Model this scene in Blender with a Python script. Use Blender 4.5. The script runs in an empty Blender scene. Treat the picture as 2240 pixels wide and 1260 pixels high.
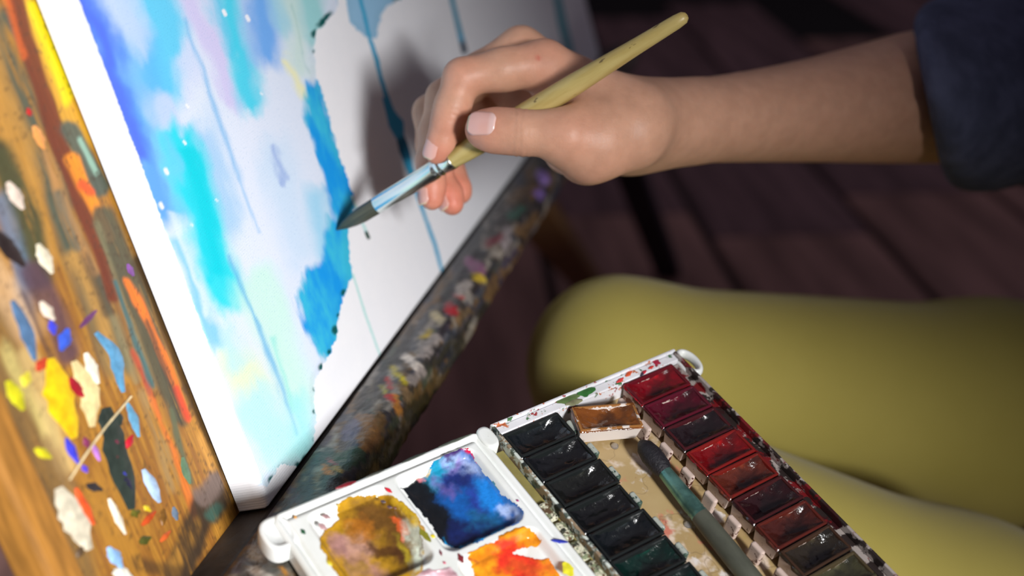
import bpy, bmesh, math, random
import numpy as np
from mathutils import Matrix, Vector

# ------------------------------------------------------------------ camera
F_PX = 2861.0; CX, CY = 1120.0, 630.0
PITCH = math.asin(0.390); CAM_H = 0.85
SP, CP = math.sin(PITCH), math.cos(PITCH)
scene = bpy.context.scene
COL = scene.collection
cam_data = bpy.data.cameras.new('camera'); cam = bpy.data.objects.new('camera', cam_data)
COL.objects.link(cam); scene.camera = cam
cam.location = (0, 0, CAM_H); cam.rotation_euler = (math.pi / 2 - PITCH, 0, 0)
cam_data.sensor_width = 36; cam_data.lens = F_PX / 2240 * 36
cam_data.clip_start = 0.02; cam_data.clip_end = 60
cam_data.dof.use_dof = True; cam_data.dof.focus_distance = 0.585; cam_data.dof.aperture_fstop = 4.8

# ------------------------------------------------------------------ light
world = bpy.data.worlds.new('world'); scene.world = world; world.use_nodes = True
bg = world.node_tree.nodes['Background']
bg.inputs[0].default_value = (0.46, 0.40, 0.49, 1); bg.inputs[1].default_value = 0.25
def area_light(name, loc, target, size, energy, color):
    d = bpy.data.lights.new(name, 'AREA'); d.shape = 'RECTANGLE'; d.size, d.size_y = size
    d.energy = energy; d.color = color
    o = bpy.data.objects.new(name, d); COL.objects.link(o); o.location = loc
    o.rotation_euler = (Vector(target) - Vector(loc)).to_track_quat('-Z', 'Y').to_euler()
    return o
# daylight comes in through the window in the added wall behind the viewer (wall_front, built below)
WIN_Y, WIN_X0, WIN_X1, WIN_Z0, WIN_Z1 = -0.90, -0.50, 1.200, 0.78, 1.95
area_light('window_light', (2.20, -3.40, 2.02), (0.10, 0.60, 0.60), (0.85, 0.95), 455, (1.0, 0.99, 0.985))
scene.view_settings.view_transform = 'Standard'; scene.view_settings.look = 'None'
scene.view_settings.gamma = 1; scene.view_settings.use_curve_mapping = False
scene.view_settings.exposure = 0.0

# ------------------------------------------------------------------ helpers
rng = np.random.default_rng(7)
def lin(c):
    out = []
    for v in c[:3]:
        v = v / 255.0
        out.append(v / 12.92 if v <= 0.04045 else ((v + 0.055) / 1.055) ** 2.4)
    return np.array(out)
def c4(c): return tuple(lin(c)) + (1.0,)
def cam2world(P):
    P = np.asarray(P, float)
    x, y, z = P[..., 0], P[..., 1], P[..., 2]
    return np.stack([x, CP * z - SP * y, CAM_H - SP * z - CP * y], -1)
def dir2world(v):
    return cam2world(v) - np.array([0, 0, CAM_H])
def ucam(px, py, z): return np.array([(px - CX) / F_PX * z, (py - CY) / F_PX * z, z])
def U(px, py, z): return cam2world(ucam(px, py, z))
def proj(W):
    x = W[..., 0]; Y = W[..., 1]; Z = W[..., 2] - CAM_H
    z = CP * Y - SP * Z; y = -SP * Y - CP * Z
    z = np.maximum(z, 0.05)
    return CX + F_PX * x / z, CY + F_PX * y / z
class Frame:
    def __init__(s, o, x, y, z):
        s.o = np.array(o, float); s.R = np.stack([x, y, z], 1)
    def mat(s):
        m = Matrix.Identity(4)
        for i in range(3):
            for j in range(3): m[i][j] = float(s.R[i, j])
            m[i][3] = float(s.o[i])
        return m
    def world(s, L): return np.asarray(L) @ s.R.T + s.o
    def at(s, px, py, h=0.0):                       # where the sight line meets the plane z = h of this frame
        d = dir2world(np.array([(px - CX) / F_PX, (py - CY) / F_PX, 1.0])); c = np.array([0, 0, CAM_H])
        n = s.R[:, 2]; o = s.o + n * h
        t = ((o - c) @ n) / (d @ n)
        return (c + d * t - s.o) @ s.R
    def moved(s, off, rz=0.0):
        c, n = math.cos(rz), math.sin(rz)
        return Frame(s.world(off), s.R[:, 0] * c + s.R[:, 1] * n, -s.R[:, 0] * n + s.R[:, 1] * c, s.R[:, 2])
    def inner(s, off=(0, 0, 0), rz=0.0):
        return s.moved(np.array(off, float), rz)

def vnoise(x, y, seed=0):
    t = np.random.default_rng(seed).random((256, 256))
    xi = np.floor(x).astype(int); yi = np.floor(y).astype(int)
    fx = x - xi; fy = y - yi
    fx = fx * fx * (3 - 2 * fx); fy = fy * fy * (3 - 2 * fy)
    a = t[xi & 255, yi & 255]; b = t[(xi + 1) & 255, yi & 255]
    c = t[xi & 255, (yi + 1) & 255]; d = t[(xi + 1) & 255, (yi + 1) & 255]
    return (a * (1 - fx) + b * fx) * (1 - fy) + (c * (1 - fx) + d * fx) * fy
def fbm(x, y, seed=0, oct=4):
    s = 0; a = 0.5; tot = 0
    for i in range(oct):
        s = s + a * vnoise(x * 2 ** i, y * 2 ** i, seed + i); tot += a; a *= 0.5
    return s / tot
def sstep(a, b, x):
    t = np.clip((x - a) / (b - a), 0, 1); return t * t * (3 - 2 * t)
def line_dist(x, y, pts, w):
    """distance to a polyline minus its half width (widths per point), negative inside"""
    pts = np.array(pts, float); w = np.broadcast_to(np.array(w, float), (len(pts),))
    best = np.full(x.shape, 1e9)
    if len(pts) == 1: return np.hypot(x - pts[0, 0], y - pts[0, 1]) - w[0] / 2
    for i in range(len(pts) - 1):
        a, b = pts[i], pts[i + 1]; ab = b - a
        t = np.clip(((x - a[0]) * ab[0] + (y - a[1]) * ab[1]) / (ab @ ab + 1e-9), 0, 1)
        d = np.hypot(x - a[0] - t * ab[0], y - a[1] - t * ab[1]) - (w[i] + (w[i + 1] - w[i]) * t) / 2
        best = np.minimum(best, d)
    return best
def poly_dist(x, y, poly):
    """signed distance to a polygon, positive inside"""
    poly = np.array(poly, float); best = np.full(x.shape, 1e9); ins = np.zeros(x.shape, bool)
    for i in range(len(poly)):
        a, b = poly[i], poly[(i + 1) % len(poly)]; ab = b - a
        t = np.clip(((x - a[0]) * ab[0] + (y - a[1]) * ab[1]) / (ab @ ab + 1e-9), 0, 1)
        best = np.minimum(best, np.hypot(x - a[0] - t * ab[0], y - a[1] - t * ab[1]))
        cond = ((a[1] > y) != (b[1] > y)) & (x < (b[0] - a[0]) * (y - a[1]) / (b[1] - a[1] + 1e-12) + a[0])
        ins ^= cond
    return np.where(ins, best, -best)

def mesh_arrays(name, V, F, smooth=True):
    V = np.asarray(V, np.float32); F = np.asarray(F, np.int32)
    me = bpy.data.meshes.new(name); k = F.shape[1]
    me.vertices.add(len(V)); me.vertices.foreach_set('co', V.ravel())
    me.loops.add(F.size); me.loops.foreach_set('vertex_index', F.ravel())
    me.polygons.add(len(F)); me.polygons.foreach_set('loop_start', np.arange(0, F.size, k, dtype=np.int32))
    me.polygons.foreach_set('use_smooth', np.full(len(F), smooth))
    me.update(calc_edges=True)
    return me
def add_color(me, name, rgb):
    a = me.color_attributes.new(name, 'FLOAT_COLOR', 'POINT')
    full = np.ones((len(rgb), 4), np.float32); full[:, :3] = rgb
    a.data.foreach_set('color', full.ravel())
def link(name, me, mat=None, parent=None, **props):
    o = bpy.data.objects.new(name, me); COL.objects.link(o)
    if mat and me: me.materials.append(mat)
    if parent is not None: o.parent = parent
    for k, v in props.items(): o[k] = v
    return o
def thing(name, label, cat, frame=None, group=None):
    o = link(name, None, label=label, category=cat)
    o.empty_display_size = 0.03
    if frame is not None: o.matrix_world = frame.mat()
    if group: o['group'] = group
    return o
def grid_faces(nu, nv, flip=False, off=0):
    i, j = np.meshgrid(np.arange(nu - 1), np.arange(nv - 1), indexing='ij')
    a = (i * nv + j).ravel(); q = np.stack([a, a + nv, a + nv + 1, a + 1], 1)
    return (q[:, ::-1] if flip else q) + off
def box_bm(bm, x0, x1, y0, y1, z0, z1):
    v = [bm.verts.new(p) for p in ((x0, y0, z0), (x1, y0, z0), (x1, y1, z0), (x0, y1, z0), (x0, y0, z1), (x1, y0, z1), (x1, y1, z1), (x0, y1, z1))]
    for f in ((3, 2, 1, 0), (4, 5, 6, 7), (0, 1, 5, 4), (1, 2, 6, 5), (2, 3, 7, 6), (3, 0, 4, 7)): bm.faces.new([v[i] for i in f])
def bm_mesh(name, bm, bevel=0.0, seg=2, smooth=False):
    if bevel: bmesh.ops.bevel(bm, geom=list(bm.edges), offset=bevel, segments=seg, profile=0.5, affect='EDGES', clamp_overlap=True)
    bmesh.ops.recalc_face_normals(bm, faces=list(bm.faces))
    me = bpy.data.meshes.new(name); bm.to_mesh(me); bm.free()
    if smooth: me.polygons.foreach_set('use_smooth', [True] * len(me.polygons))
    return me
def lathe(name, prof, seg=28, cap=True):
    """revolve (x along axis, radius) about the local X axis"""
    prof = np.array(prof, float); n = len(prof); a = np.linspace(0, 2 * np.pi, seg, endpoint=False)
    V = np.stack([np.repeat(prof[:, 0], seg), (prof[:, 1][:, None] * np.cos(a)).ravel(), (prof[:, 1][:, None] * np.sin(a)).ravel()], 1)
    F = []
    for i in range(n - 1):
        for j in range(seg):
            k = (j + 1) % seg; F.append((i * seg + j, i * seg + k, (i + 1) * seg + k, (i + 1) * seg + j))
    me = mesh_arrays(name, V, F); return me

# ------------------------------------------------------------------ material helpers
def material(name):
    m = bpy.data.materials.new(name); m.use_nodes = True
    nt = m.node_tree; b = nt.nodes['Principled BSDF']
    return m, nt, b
def nd(nt, typ, **kw):
    n = nt.nodes.new(typ)
    for k, v in kw.items():
        if k.startswith('_'): setattr(n, k[1:], v)
    return n
def noise(nt, scale, detail=3, rough=0.55, stretch=None, coord='Object', rot=(0, 0, 0)):
    tc = nd(nt, 'ShaderNodeTexCoord'); mp = nd(nt, 'ShaderNodeMapping'); n = nd(nt, 'ShaderNodeTexNoise')
    nt.links.new(tc.outputs[coord], mp.inputs[0]); nt.links.new(mp.outputs[0], n.inputs['Vector'])
    if stretch: mp.inputs['Scale'].default_value = stretch
    mp.inputs['Rotation'].default_value = rot
    n.inputs['Scale'].default_value = scale; n.inputs['Detail'].default_value = detail; n.inputs['Roughness'].default_value = rough
    return n.outputs['Fac']
def math_n(nt, op, a, b=None, c=None):
    n = nd(nt, 'ShaderNodeMath', _operation=op)
    for i, v in enumerate((a, b, c)):
        if v is None: continue
        if isinstance(v, (int, float)): n.inputs[i].default_value = v
        else: nt.links.new(v, n.inputs[i])
    return n.outputs[0]
def mapr(nt, v, a, b, c=0.0, d=1.0, smooth=True):
    n = nd(nt, 'ShaderNodeMapRange'); n.interpolation_type = 'SMOOTHSTEP' if smooth else 'LINEAR'
    nt.links.new(v, n.inputs[0])
    for i, x in zip((1, 2, 3, 4), (a, b, c, d)): n.inputs[i].default_value = x
    return n.outputs[0]
def mix(nt, fac, a, b, blend='MIX'):
    n = nd(nt, 'ShaderNodeMix', _data_type='RGBA', _blend_type=blend)
    if isinstance(fac, (int, float)): n.inputs[0].default_value = fac
    else: nt.links.new(fac, n.inputs[0])
    for i, v in ((6, a), (7, b)):
        if isinstance(v, tuple): n.inputs[i].default_value = v
        else: nt.links.new(v, n.inputs[i])
    return n.outputs[2]
def attr(nt, name):
    n = nd(nt, 'ShaderNodeAttribute'); n.attribute_name = name; return n
def bump(nt, b, h, strength, dist):
    n = nd(nt, 'ShaderNodeBump'); n.inputs['Strength'].default_value = strength; n.inputs['Distance'].default_value = dist
    nt.links.new(h, n.inputs['Height']); nt.links.new(n.outputs[0], b.inputs['Normal'])
def setp(b, **kw):
    for k, v in kw.items(): b.inputs[k.replace('_', ' ')].default_value = v
def simple(name, col, rough=0.5, var=0.25, scale=60, metallic=0.0, bmp=0.0, bscale=None, coat=0.0, spec=0.5, stretch=None):
    m, nt, b = material(name); c = lin(col)
    n = noise(nt, scale, 4, stretch=stretch)
    lo = tuple(c * (1 - var)) + (1,); hi = tuple(np.minimum(c * (1 + var), 1)) + (1,)
    nt.links.new(mix(nt, mapr(nt, n, 0.3, 0.7), lo, hi), b.inputs['Base Color'])
    setp(b, Roughness=rough, Metallic=metallic)
    b.inputs['Coat Weight'].default_value = coat; b.inputs['Specular IOR Level'].default_value = spec
    if bmp: bump(nt, b, noise(nt, bscale or scale * 2, 4), 1.0, bmp)
    return m
def vcol_mat(name, att='col', rough=0.5, bmp=0.0, bscale=200, spec=0.5, coat=0.0, stretch=None, var=0.15, vscale=80):
    m, nt, b = material(name); a = attr(nt, att)
    n = noise(nt, vscale, 4, stretch=stretch)
    lo = mix(nt, 1.0, a.outputs['Color'], (1 - var, 1 - var, 1 - var, 1), 'MULTIPLY')
    hi = mix(nt, 1.0, a.outputs['Color'], (1 + var, 1 + var, 1 + var, 1), 'MULTIPLY')
    nt.links.new(mix(nt, mapr(nt, n, 0.3, 0.7), lo, hi), b.inputs['Base Color'])
    setp(b, Roughness=rough); b.inputs['Specular IOR Level'].default_value = spec; b.inputs['Coat Weight'].default_value = coat
    if bmp: bump(nt, b, noise(nt, bscale, 4, stretch=stretch), 1.0, bmp)
    return m
_dab_mats = {}
def dab_mat(col):
    k = tuple(col)
    if k not in _dab_mats: _dab_mats[k] = simple('paint_dab_%d_%d_%d' % k, col, 0.45, 0.22, 220, bmp=0.0004, bscale=260)
    return _dab_mats[k]

def dab(name, frame, parent, pts, width, col, thick=0.0006, h=0.0, seed=0, taper=0.55):
    """one raised dab of paint following a stroke on a plane of `frame`"""
    L = np.array([frame.at(p[0], p[1], h) for p in pts])[:, :2]
    scale = np.linalg.norm(frame.at(pts[0][0] + 5, pts[0][1] - 3, h)[:2] - frame.at(pts[0][0], pts[0][1], h)[:2]) / math.hypot(5, 3)
    if len(L) == 1:
        L = np.array([L[0] - (0, width * scale * 0.3), L[0] + (0, width * scale * 0.3)])
    # local metric: keep the on-screen width by sampling the perpendicular
    P2 = np.array(pts, float) if len(pts) > 1 else np.array([[pts[0][0] - 1, pts[0][1] - width * .3], [pts[0][0] + 1, pts[0][1] + width * .3]])
    seg = np.r_[0, np.cumsum(np.linalg.norm(np.diff(P2, axis=0), axis=1))]
    n = 9; s = np.linspace(0, seg[-1], n); C = np.stack([np.interp(s, seg, P2[:, 0]), np.interp(s, seg, P2[:, 1])], 1)
    T = np.gradient(C, axis=0); T /= np.linalg.norm(T, axis=1)[:, None] + 1e-9; Nn = np.stack([-T[:, 1], T[:, 0]], 1)
    C[0] -= T[0] * width * 0.25; C[-1] += T[-1] * width * 0.3
    r = np.random.default_rng(seed + int(pts[0][0] * 7 + pts[0][1]))
    prof = np.sin(np.linspace(0.12, math.pi - 0.1, n)) ** taper
    V = []; 
    for i in range(n):
        for k, (o, z) in enumerate(((-1, 0.05), (-0.62, 0.8), (0, 1.0), (0.62, 0.75), (1, 0.05))):
            jit = 1 + (r.random() - 0.5) * 0.35
            q = C[i] + Nn[i] * o * width * 0.5 * prof[i] * jit
            l = frame.at(q[0], q[1], h); V.append((l[0], l[1], h + z * thick * (0.6 + 0.4 * prof[i]) * (0.75 + 0.5 * r.random())))
    F = grid_faces(n, 5)
    V = np.array(V); a, b_, c_ = V[F[0][0]], V[F[0][1]], V[F[0][2]]
    if np.cross(b_ - a, c_ - b_)[2] < 0: F = F[:, ::-1]
    return link(name, mesh_arrays(name, V, F), dab_mat(col), parent)

# ------------------------------------------------------------------ frames of the place
dC = np.array([0.2721, 0.9087, 0.3167]); dC /= np.linalg.norm(dC)
wC = np.array([0.224, -0.3798, 0.8975]); wC -= dC * (dC @ wC); wC /= np.linalg.norm(wC)
nC = np.cross(dC, wC)
Z0 = 0.57
CAN = Frame(U(590, 1110, Z0), dir2world(wC), dir2world(-dC), dir2world(nC))      # canvas: x along the foot, y up, z out
pC = np.array([0.8039, -0.2812, 0.5241]); lC = np.array([0.5696, 0.6177, -0.5423])
pC /= np.linalg.norm(pC); lC -= pC * (pC @ lC); lC /= np.linalg.norm(lC); kC = np.cross(pC, lC)
PAL = Frame(cam2world(np.array([-0.0099, 0.0612, 0.5871]) * .984), dir2world(pC), dir2world(-lC), dir2world(-kC))  # box: x across, -y towards the viewer, z up
CAN_L, CAN_H_, CAN_T = 0.886, 0.60, 0.0152

# ------------------------------------------------------------------ the room
floor_m = simple('floor_gap', (18, 13, 14), 0.9, 0.2, 6)
fl_bm = bmesh.new(); box_bm(fl_bm, -3.6, 3.6, -1.02, 6.0, -0.06, -0.012)
floor = link('floor', bm_mesh('floor', fl_bm), floor_m, None, kind='structure', label='dark brown wide plank wooden floor')
plank_mats = [simple('plank_%d' % i, c, 0.75, 0.35, 3.0, stretch=(6, 0.5, 1), spec=0.25) for i, c in enumerate(((140, 106, 104), (124, 96, 98), (150, 114, 106)))]
pb = bmesh.new(); box_bm(pb, -0.147, 0.147, -1.0, 1.0, -0.02, 0.0); pl_me0 = bm_mesh('plank', pb, 0.004, 1)
pl_me = []
for m in plank_mats:
    q = pl_me0.copy(); q.materials.append(m); pl_me.append(q)
random.seed(4)
ang = math.radians(4.0)
for i in range(-11, 12):
    off = random.uniform(-1.0, 1.0)
    for k in range(-1, 4):
        x = i * 0.312 + 0.05; y = k * 2.006 + off
        if not (0.2 < y < 4.8): continue
        o = link('plank', pl_me[(i * 3 + k * 2) % 3], None, floor)
        o.location = (x * math.cos(ang) - y * math.sin(ang), x * math.sin(ang) + y * math.cos(ang), 0); o.rotation_euler = (0, 0, ang)
wall_m = simple('wall_plaster', (92, 84, 84), 0.9, 0.1, 3, bmp=0.002, bscale=40)
for nm, b in (('wall_back', (-3.6, 3.6, 5.9, 6.0, -0.06, 2.7)),):
    wb = bmesh.new(); box_bm(wb, *b); link(nm, bm_mesh(nm, wb), wall_m, None, kind='structure', label='plain grey plaster wall far behind the easel')

wf = bmesh.new()  # unseen wall added behind the viewer; its opening bounds the light
for b in ((-3.6, WIN_X0, -0.06, 2.7), (WIN_X1, 3.6, -0.06, 2.7), (WIN_X0, WIN_X1, -0.06, WIN_Z0), (WIN_X0, WIN_X1, WIN_Z1, 2.7)): box_bm(wf, b[0], b[1], WIN_Y - .12, WIN_Y, b[2], b[3])
wall_front = link('wall_front', bm_mesh('wall_front', wf), wall_m, None, kind='structure', label='unseen plaster wall added behind the viewer, its window opening bounding the light')
# unseen sheet added at that window, its edge shaped to shade the right
cz = np.linspace(0.66, 2.06, 46); ce = np.interp(cz, (0.66, 0.92, 1.12, 1.22, 1.32, 1.42, 1.57, 1.90, 2.06), (1.00, 0.985, 0.828, 0.792, 0.69, 0.652, 0.645, 0.64, 0.64)); ct = np.linspace(0, 1, 60)
CZ, CT = np.meshgrid(cz, ct, indexing='ij'); CXX = ce[:, None] + (1.32 - ce[:, None]) * CT
cv = np.stack([CXX, WIN_Y + .04 + .02 * np.sin(CT * 38) * (.35 + .65 * CT), CZ], -1).reshape(-1, 3)
link('light_blocker', mesh_arrays('light_blocker', cv, grid_faces(46, 60)), simple('blocker_cloth', (96, 84, 80), .9, .15, 30), wall_front, label='unseen folded sheet added behind the viewer to shade the right side')
frame_w = simple('window_paint', (214, 212, 206), .5, .08, 20)
for k_, b in enumerate(((WIN_X0 - .05, WIN_X0, WIN_Z0 - .05, WIN_Z1 + .05), (WIN_X1, WIN_X1 + .05, WIN_Z0 - .05, WIN_Z1 + .05), (WIN_X0, WIN_X1, WIN_Z1, WIN_Z1 + .05), (WIN_X0, WIN_X1, WIN_Z0 - .05, WIN_Z0))):
    q = bmesh.new(); box_bm(q, b[0], b[1], WIN_Y + .001, WIN_Y + .02, b[2], b[3]); link('trim_%d' % (k_ + 1), bm_mesh('trim', q, .003, 1), frame_w, None, kind='structure', label='white window casing behind the viewer')

# ------------------------------------------------------------------ easel
easel = thing('easel', 'paint-smeared ochre wooden easel carrying the blue watercolour canvas', 'easel', CAN)
BZ = -CAN_T - 0.0015                                            # face of the backboard
DIRPX = np.array([0.36, 0.933])
def along(x, y):                                                # coordinates along / across the streaks, in pixels
    return x * DIRPX[0] + y * DIRPX[1], x * DIRPX[1] - y * DIRPX[0]
us = np.linspace(-0.118, 0.035, 170); vs = np.linspace(-0.002, 0.30, 330)
gu, gv = np.meshgrid(us, vs, indexing='ij')
Lb = np.stack([gu.ravel(), gv.ravel(), np.full(gu.size, BZ)], 1)
bx, by = proj(CAN.world(Lb))
al, ac = along(bx, by)
wx = bx + 26 * (fbm(ac / 40, al / 160, 3) - .5); wy = by + 40 * (fbm(ac / 50, al / 170, 9) - .5)
grain = fbm(ac / 5, al / 140, 21, 4); patch = fbm(ac / 30, al / 110, 31, 4)
ochre = lin((174, 122, 46)); ochre2 = lin((146, 96, 40))
colb = ochre * (1 - sstep(.35, .7, grain))[:, None] + ochre2 * sstep(.35, .7, grain)[:, None]
def bstroke(pts, w, col, op=0.9, soft=8, brk=0.0):
    global colb
    d = line_dist(wx, wy, pts, w)
    a = op * (1 - sstep(-soft, soft, d))
    if brk: a = a * sstep(brk - .12, brk + .12, .5 * grain + .5 * patch)
    colb = colb * (1 - a[:, None]) + lin(col) * a[:, None]
for s in (
    (((0, 60), (60, 250), (120, 400), (200, 640), (260, 800)), 62, (66, 84, 74), .9, 14, .36),
    (((-60, 0), (40, 330), (90, 560)), 70, (196, 144, 66), .8, 16, .3),
    (((50, -20), (120, 170), (170, 300)), 70, (210, 156, 46), .9, 14, 0), (((-30, 300), (60, 560), (110, 700)), 30, (204, 150, 66), .85, 10, .2),
    (((14, -40), (112, 270), (190, 480), (246, 650)), 34, (112, 48, 26), .95, 6, 0),
    (((0, -20), (50, 120)), 14, (214, 96, 34), .8, 6, 0),
    (((72, 20), (108, 110), (142, 205)), 30, (226, 204, 16), .95, 9, .2),
    (((0, 330), (60, 480), (80, 600)), 62, (48, 66, 46), .9, 16, .3),
    (((0, 440), (40, 560), (60, 700)), 40, (92, 126, 158), .75, 16, .35),
    (((70, 590), (120, 690), (150, 760)), 52, (88, 62, 76), .85, 14, .32),
    (((150, 280), (185, 340), (222, 410)), 46, (74, 86, 76), .95, 7, .15),
    (((172, 300), (212, 372)), 12, (150, 190, 170), .8, 5, .3),
    (((158, 350), (200, 440), (242, 520)), 30, (236, 142, 32), .95, 6, 0),
    (((184, 410), (200, 424)), 26, (228, 84, 40), .9, 5, 0),
    (((230, 480), (300, 650), (350, 800), (392, 905)), 54, (74, 76, 58), .92, 9, .33),
    (((215, 500), (280, 700), (330, 850)), 20, (120, 116, 84), .8, 8, .42),
    (((252, 620), (290, 740), (330, 850)), 12, (58, 106, 110), .85, 4, .25),
    (((284, 610), (330, 720), (372, 810), (412, 915)), 20, (230, 118, 34), .95, 4, 0),
    (((386, 850), (412, 915)), 18, (214, 62, 40), .85, 5, 0),
    (((290, 780), (320, 850), (350, 920)), 10, (196, 66, 50), .7, 4, .3),
    (((300, 570), (420, 860), (480, 1010)), 20, (58, 46, 30), .85, 6, .3),
    (((330, 880), (380, 1000), (424, 1140)), 14, (226, 120, 44), .8, 5, .3),
    (((372, 900), (392, 980), (416, 1060)), 13, (90, 98, 72), .9, 4, .2),
    (((310, 870), (350, 980), (376, 1070)), 26, (166, 140, 92), .6, 10, .42),
    (((-20, 700), (30, 880), (90, 1010), (170, 1270)), 96, (122, 96, 58), .85, 22, .33),
    (((0, 760), (60, 860), (120, 960)), 30, (214, 196, 120), .7, 12, .42),
    (((60, 780), (110, 900), (150, 1010)), 44, (226, 196, 130), .6, 14, .4),
    (((-10, 600), (60, 720)), 70, (216, 176, 130), .75, 18, .3),
    (((160, 560), (220, 700), (262, 830)), 34, (206, 152, 70), .7, 12, .35),
    (((520, 1010), (440, 1130), (390, 1262)), 66, (54, 46, 38), .93, 10, .3),
    (((470, 1050), (440, 1090)), 46, (118, 100, 92), .85, 9, .3),
    (((476, 1105), (462, 1130)), 26, (64, 96, 84), .85, 8, .25),
    (((420, 1160), (380, 1250)), 34, (196, 140, 56), .7, 10, .5),
    (((300, 1240), (420, 1262)), 30, (60, 46, 34), .7, 10, .42),
    (((55, 640), (150, 860)), 10, (60, 44, 60), .7, 5, .3),
    (((100, 330), (150, 470), (200, 600)), 22, (210, 150, 84), .75, 8, .35), (((130, 420), (170, 540)), 16, (66, 92, 88), .75, 7, .35), (((180, 560), (230, 690)), 22, (66, 60, 50), .7, 8, .4),
    (((0, 900), (60, 1000), (100, 1120)), 40, (90, 70, 46), .7, 14, .4), (((110, 960), (150, 1060), (170, 1150)), 30, (150, 118, 74), .7, 12, .38), (((200, 870), (230, 1000)), 24, (206, 146, 60), .6, 10, .35),
    (((320, 700), (370, 830), (400, 930)), 16, (46, 52, 44), .75, 6, .4), (((250, 700), (300, 840)), 14, (150, 136, 96), .7, 7, .42), (((440, 960), (470, 1020)), 20, (206, 150, 70), .6, 8, .3)):
    bstroke(*s)
spk = fbm(bx / 7, by / 7, 55, 2)
a = .55 * sstep(.72, .78, spk); colb = colb * (1 - a[:, None]) + lin((70, 52, 36)) * a[:, None]
# plate with thickness
nb = len(Lb); back = Lb.copy(); back[:, 2] -= 0.012
Fb = np.concatenate([grid_faces(len(us), len(vs)), ])
bme = mesh_arrays('backboard', Lb, Fb); add_color(bme, 'col', colb)
board_m = vcol_mat('painted_board', 'col', 0.5, 0.0003, 120, stretch=(14, 1.0, 1), var=.12, vscale=60, spec=.4)
board = link('backboard', bme, board_m, easel, label='ochre board covered in old paint smears')
sol = board.modifiers.new('thickness', 'SOLIDIFY'); sol.thickness = 0.012; sol.offset = -1
wood_m = simple('easel_wood', (176, 118, 46), 0.55, 0.3, 30, stretch=(8, 1, 8), bmp=0.0004, bscale=80)
sm = bmesh.new(); box_bm(sm, -0.1192, -0.1030, -0.001, 0.30, BZ - 0.014, BZ + 0.0014)
link('frame_stile', bm_mesh('frame_stile', sm, 0.002, 2), simple('stile_wood', (164, 112, 46), 0.6, .3, 30, stretch=(8, 1, 8)), easel)
sm = bmesh.new(); box_bm(sm, 0.035, CAN_L + 0.02, 0.0, 0.30, BZ - 0.012, BZ)
link('rear_panel', bm_mesh('rear_panel', sm), wood_m, easel)
# tray and crusted lip
dark_crust = simple('tray_crust', (52, 46, 42), 0.6, 0.45, 55, bmp=0.0012, bscale=90, stretch=(.6, 1, 1))
sm = bmesh.new(); box_bm(sm, -0.40, CAN_L + 0.05, -0.022, -0.0015, -0.060, 0.0005)
link('tray', bm_mesh('tray', sm, 0.002, 2), dark_crust, easel, label='tray under the canvas, dark with dried paint')
s = np.r_[np.linspace(-0.36, -.10, 60), np.linspace(-.099, .42, 560), np.linspace(.422, CAN_L + 0.05, 220)]; nr = 44; ns = len(s); th = np.linspace(0, 2 * np.pi, nr, endpoint=False)
S, TH = np.meshgrid(s, th, indexing='ij')
ex = np.where(np.cos(TH) > 0, 4.0, 14.0); sq = 1.0 / (np.abs(np.cos(TH)) ** ex + np.abs(np.sin(TH)) ** ex) ** (1 / ex)
disp = 0.0030 * (fbm(S / 0.014, TH * 1.8, 61, 4) - .5) * np.clip(np.cos(TH) + 1, 0.15, 1)
rz = 0.0148 * sq * np.cos(TH) + disp * np.cos(TH); ry = 0.0125 * sq * np.sin(TH) + disp * np.sin(TH)
Vl = np.stack([S, -0.0118 + ry, 0.0158 + rz], -1).reshape(-1, 3)
i, j = np.meshgrid(np.arange(ns - 1), np.arange(nr), indexing='ij'); k = (j + 1) % nr
Fl = np.stack([i * nr + j, i * nr + k, (i + 1) * nr + k, (i + 1) * nr + j], -1).reshape(-1, 4)
lx = Vl[:, 0]; lpx, lpy = proj(CAN.world(Vl))
q1 = lpx * .6 - lpy * .8; q2 = lpx * .8 + lpy * .6                   # along / across the lip as seen
base = fbm(q1 / 60, q2 / 40, 71, 4); cl = lin((84, 77, 66)) * (0.25 + 1.2 * base)[:, None]
pal_l = [(122, 112, 96), (40, 38, 44), (140, 128, 112), (46, 66, 54), (96, 74, 46), (66, 58, 78), (40, 36, 34), (56, 54, 60), (150, 142, 132), (48, 54, 66), (110, 82, 46), (34, 32, 32)]
for q, c in enumerate(pal_l):
    m_ = sstep(.58, .63, fbm(q1 / 46 + 17 * q, q2 / 22 + q1 / 90, 80 + q, 3)) * .8
    cl = cl * (1 - m_[:, None]) + lin(c) * m_[:, None]
jx = lpx + 14 * (fbm(lpx / 12, lpy / 12, 95, 3) - .5); jy = lpy + 14 * (fbm(lpx / 12, lpy / 12, 97, 3) - .5)
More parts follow.
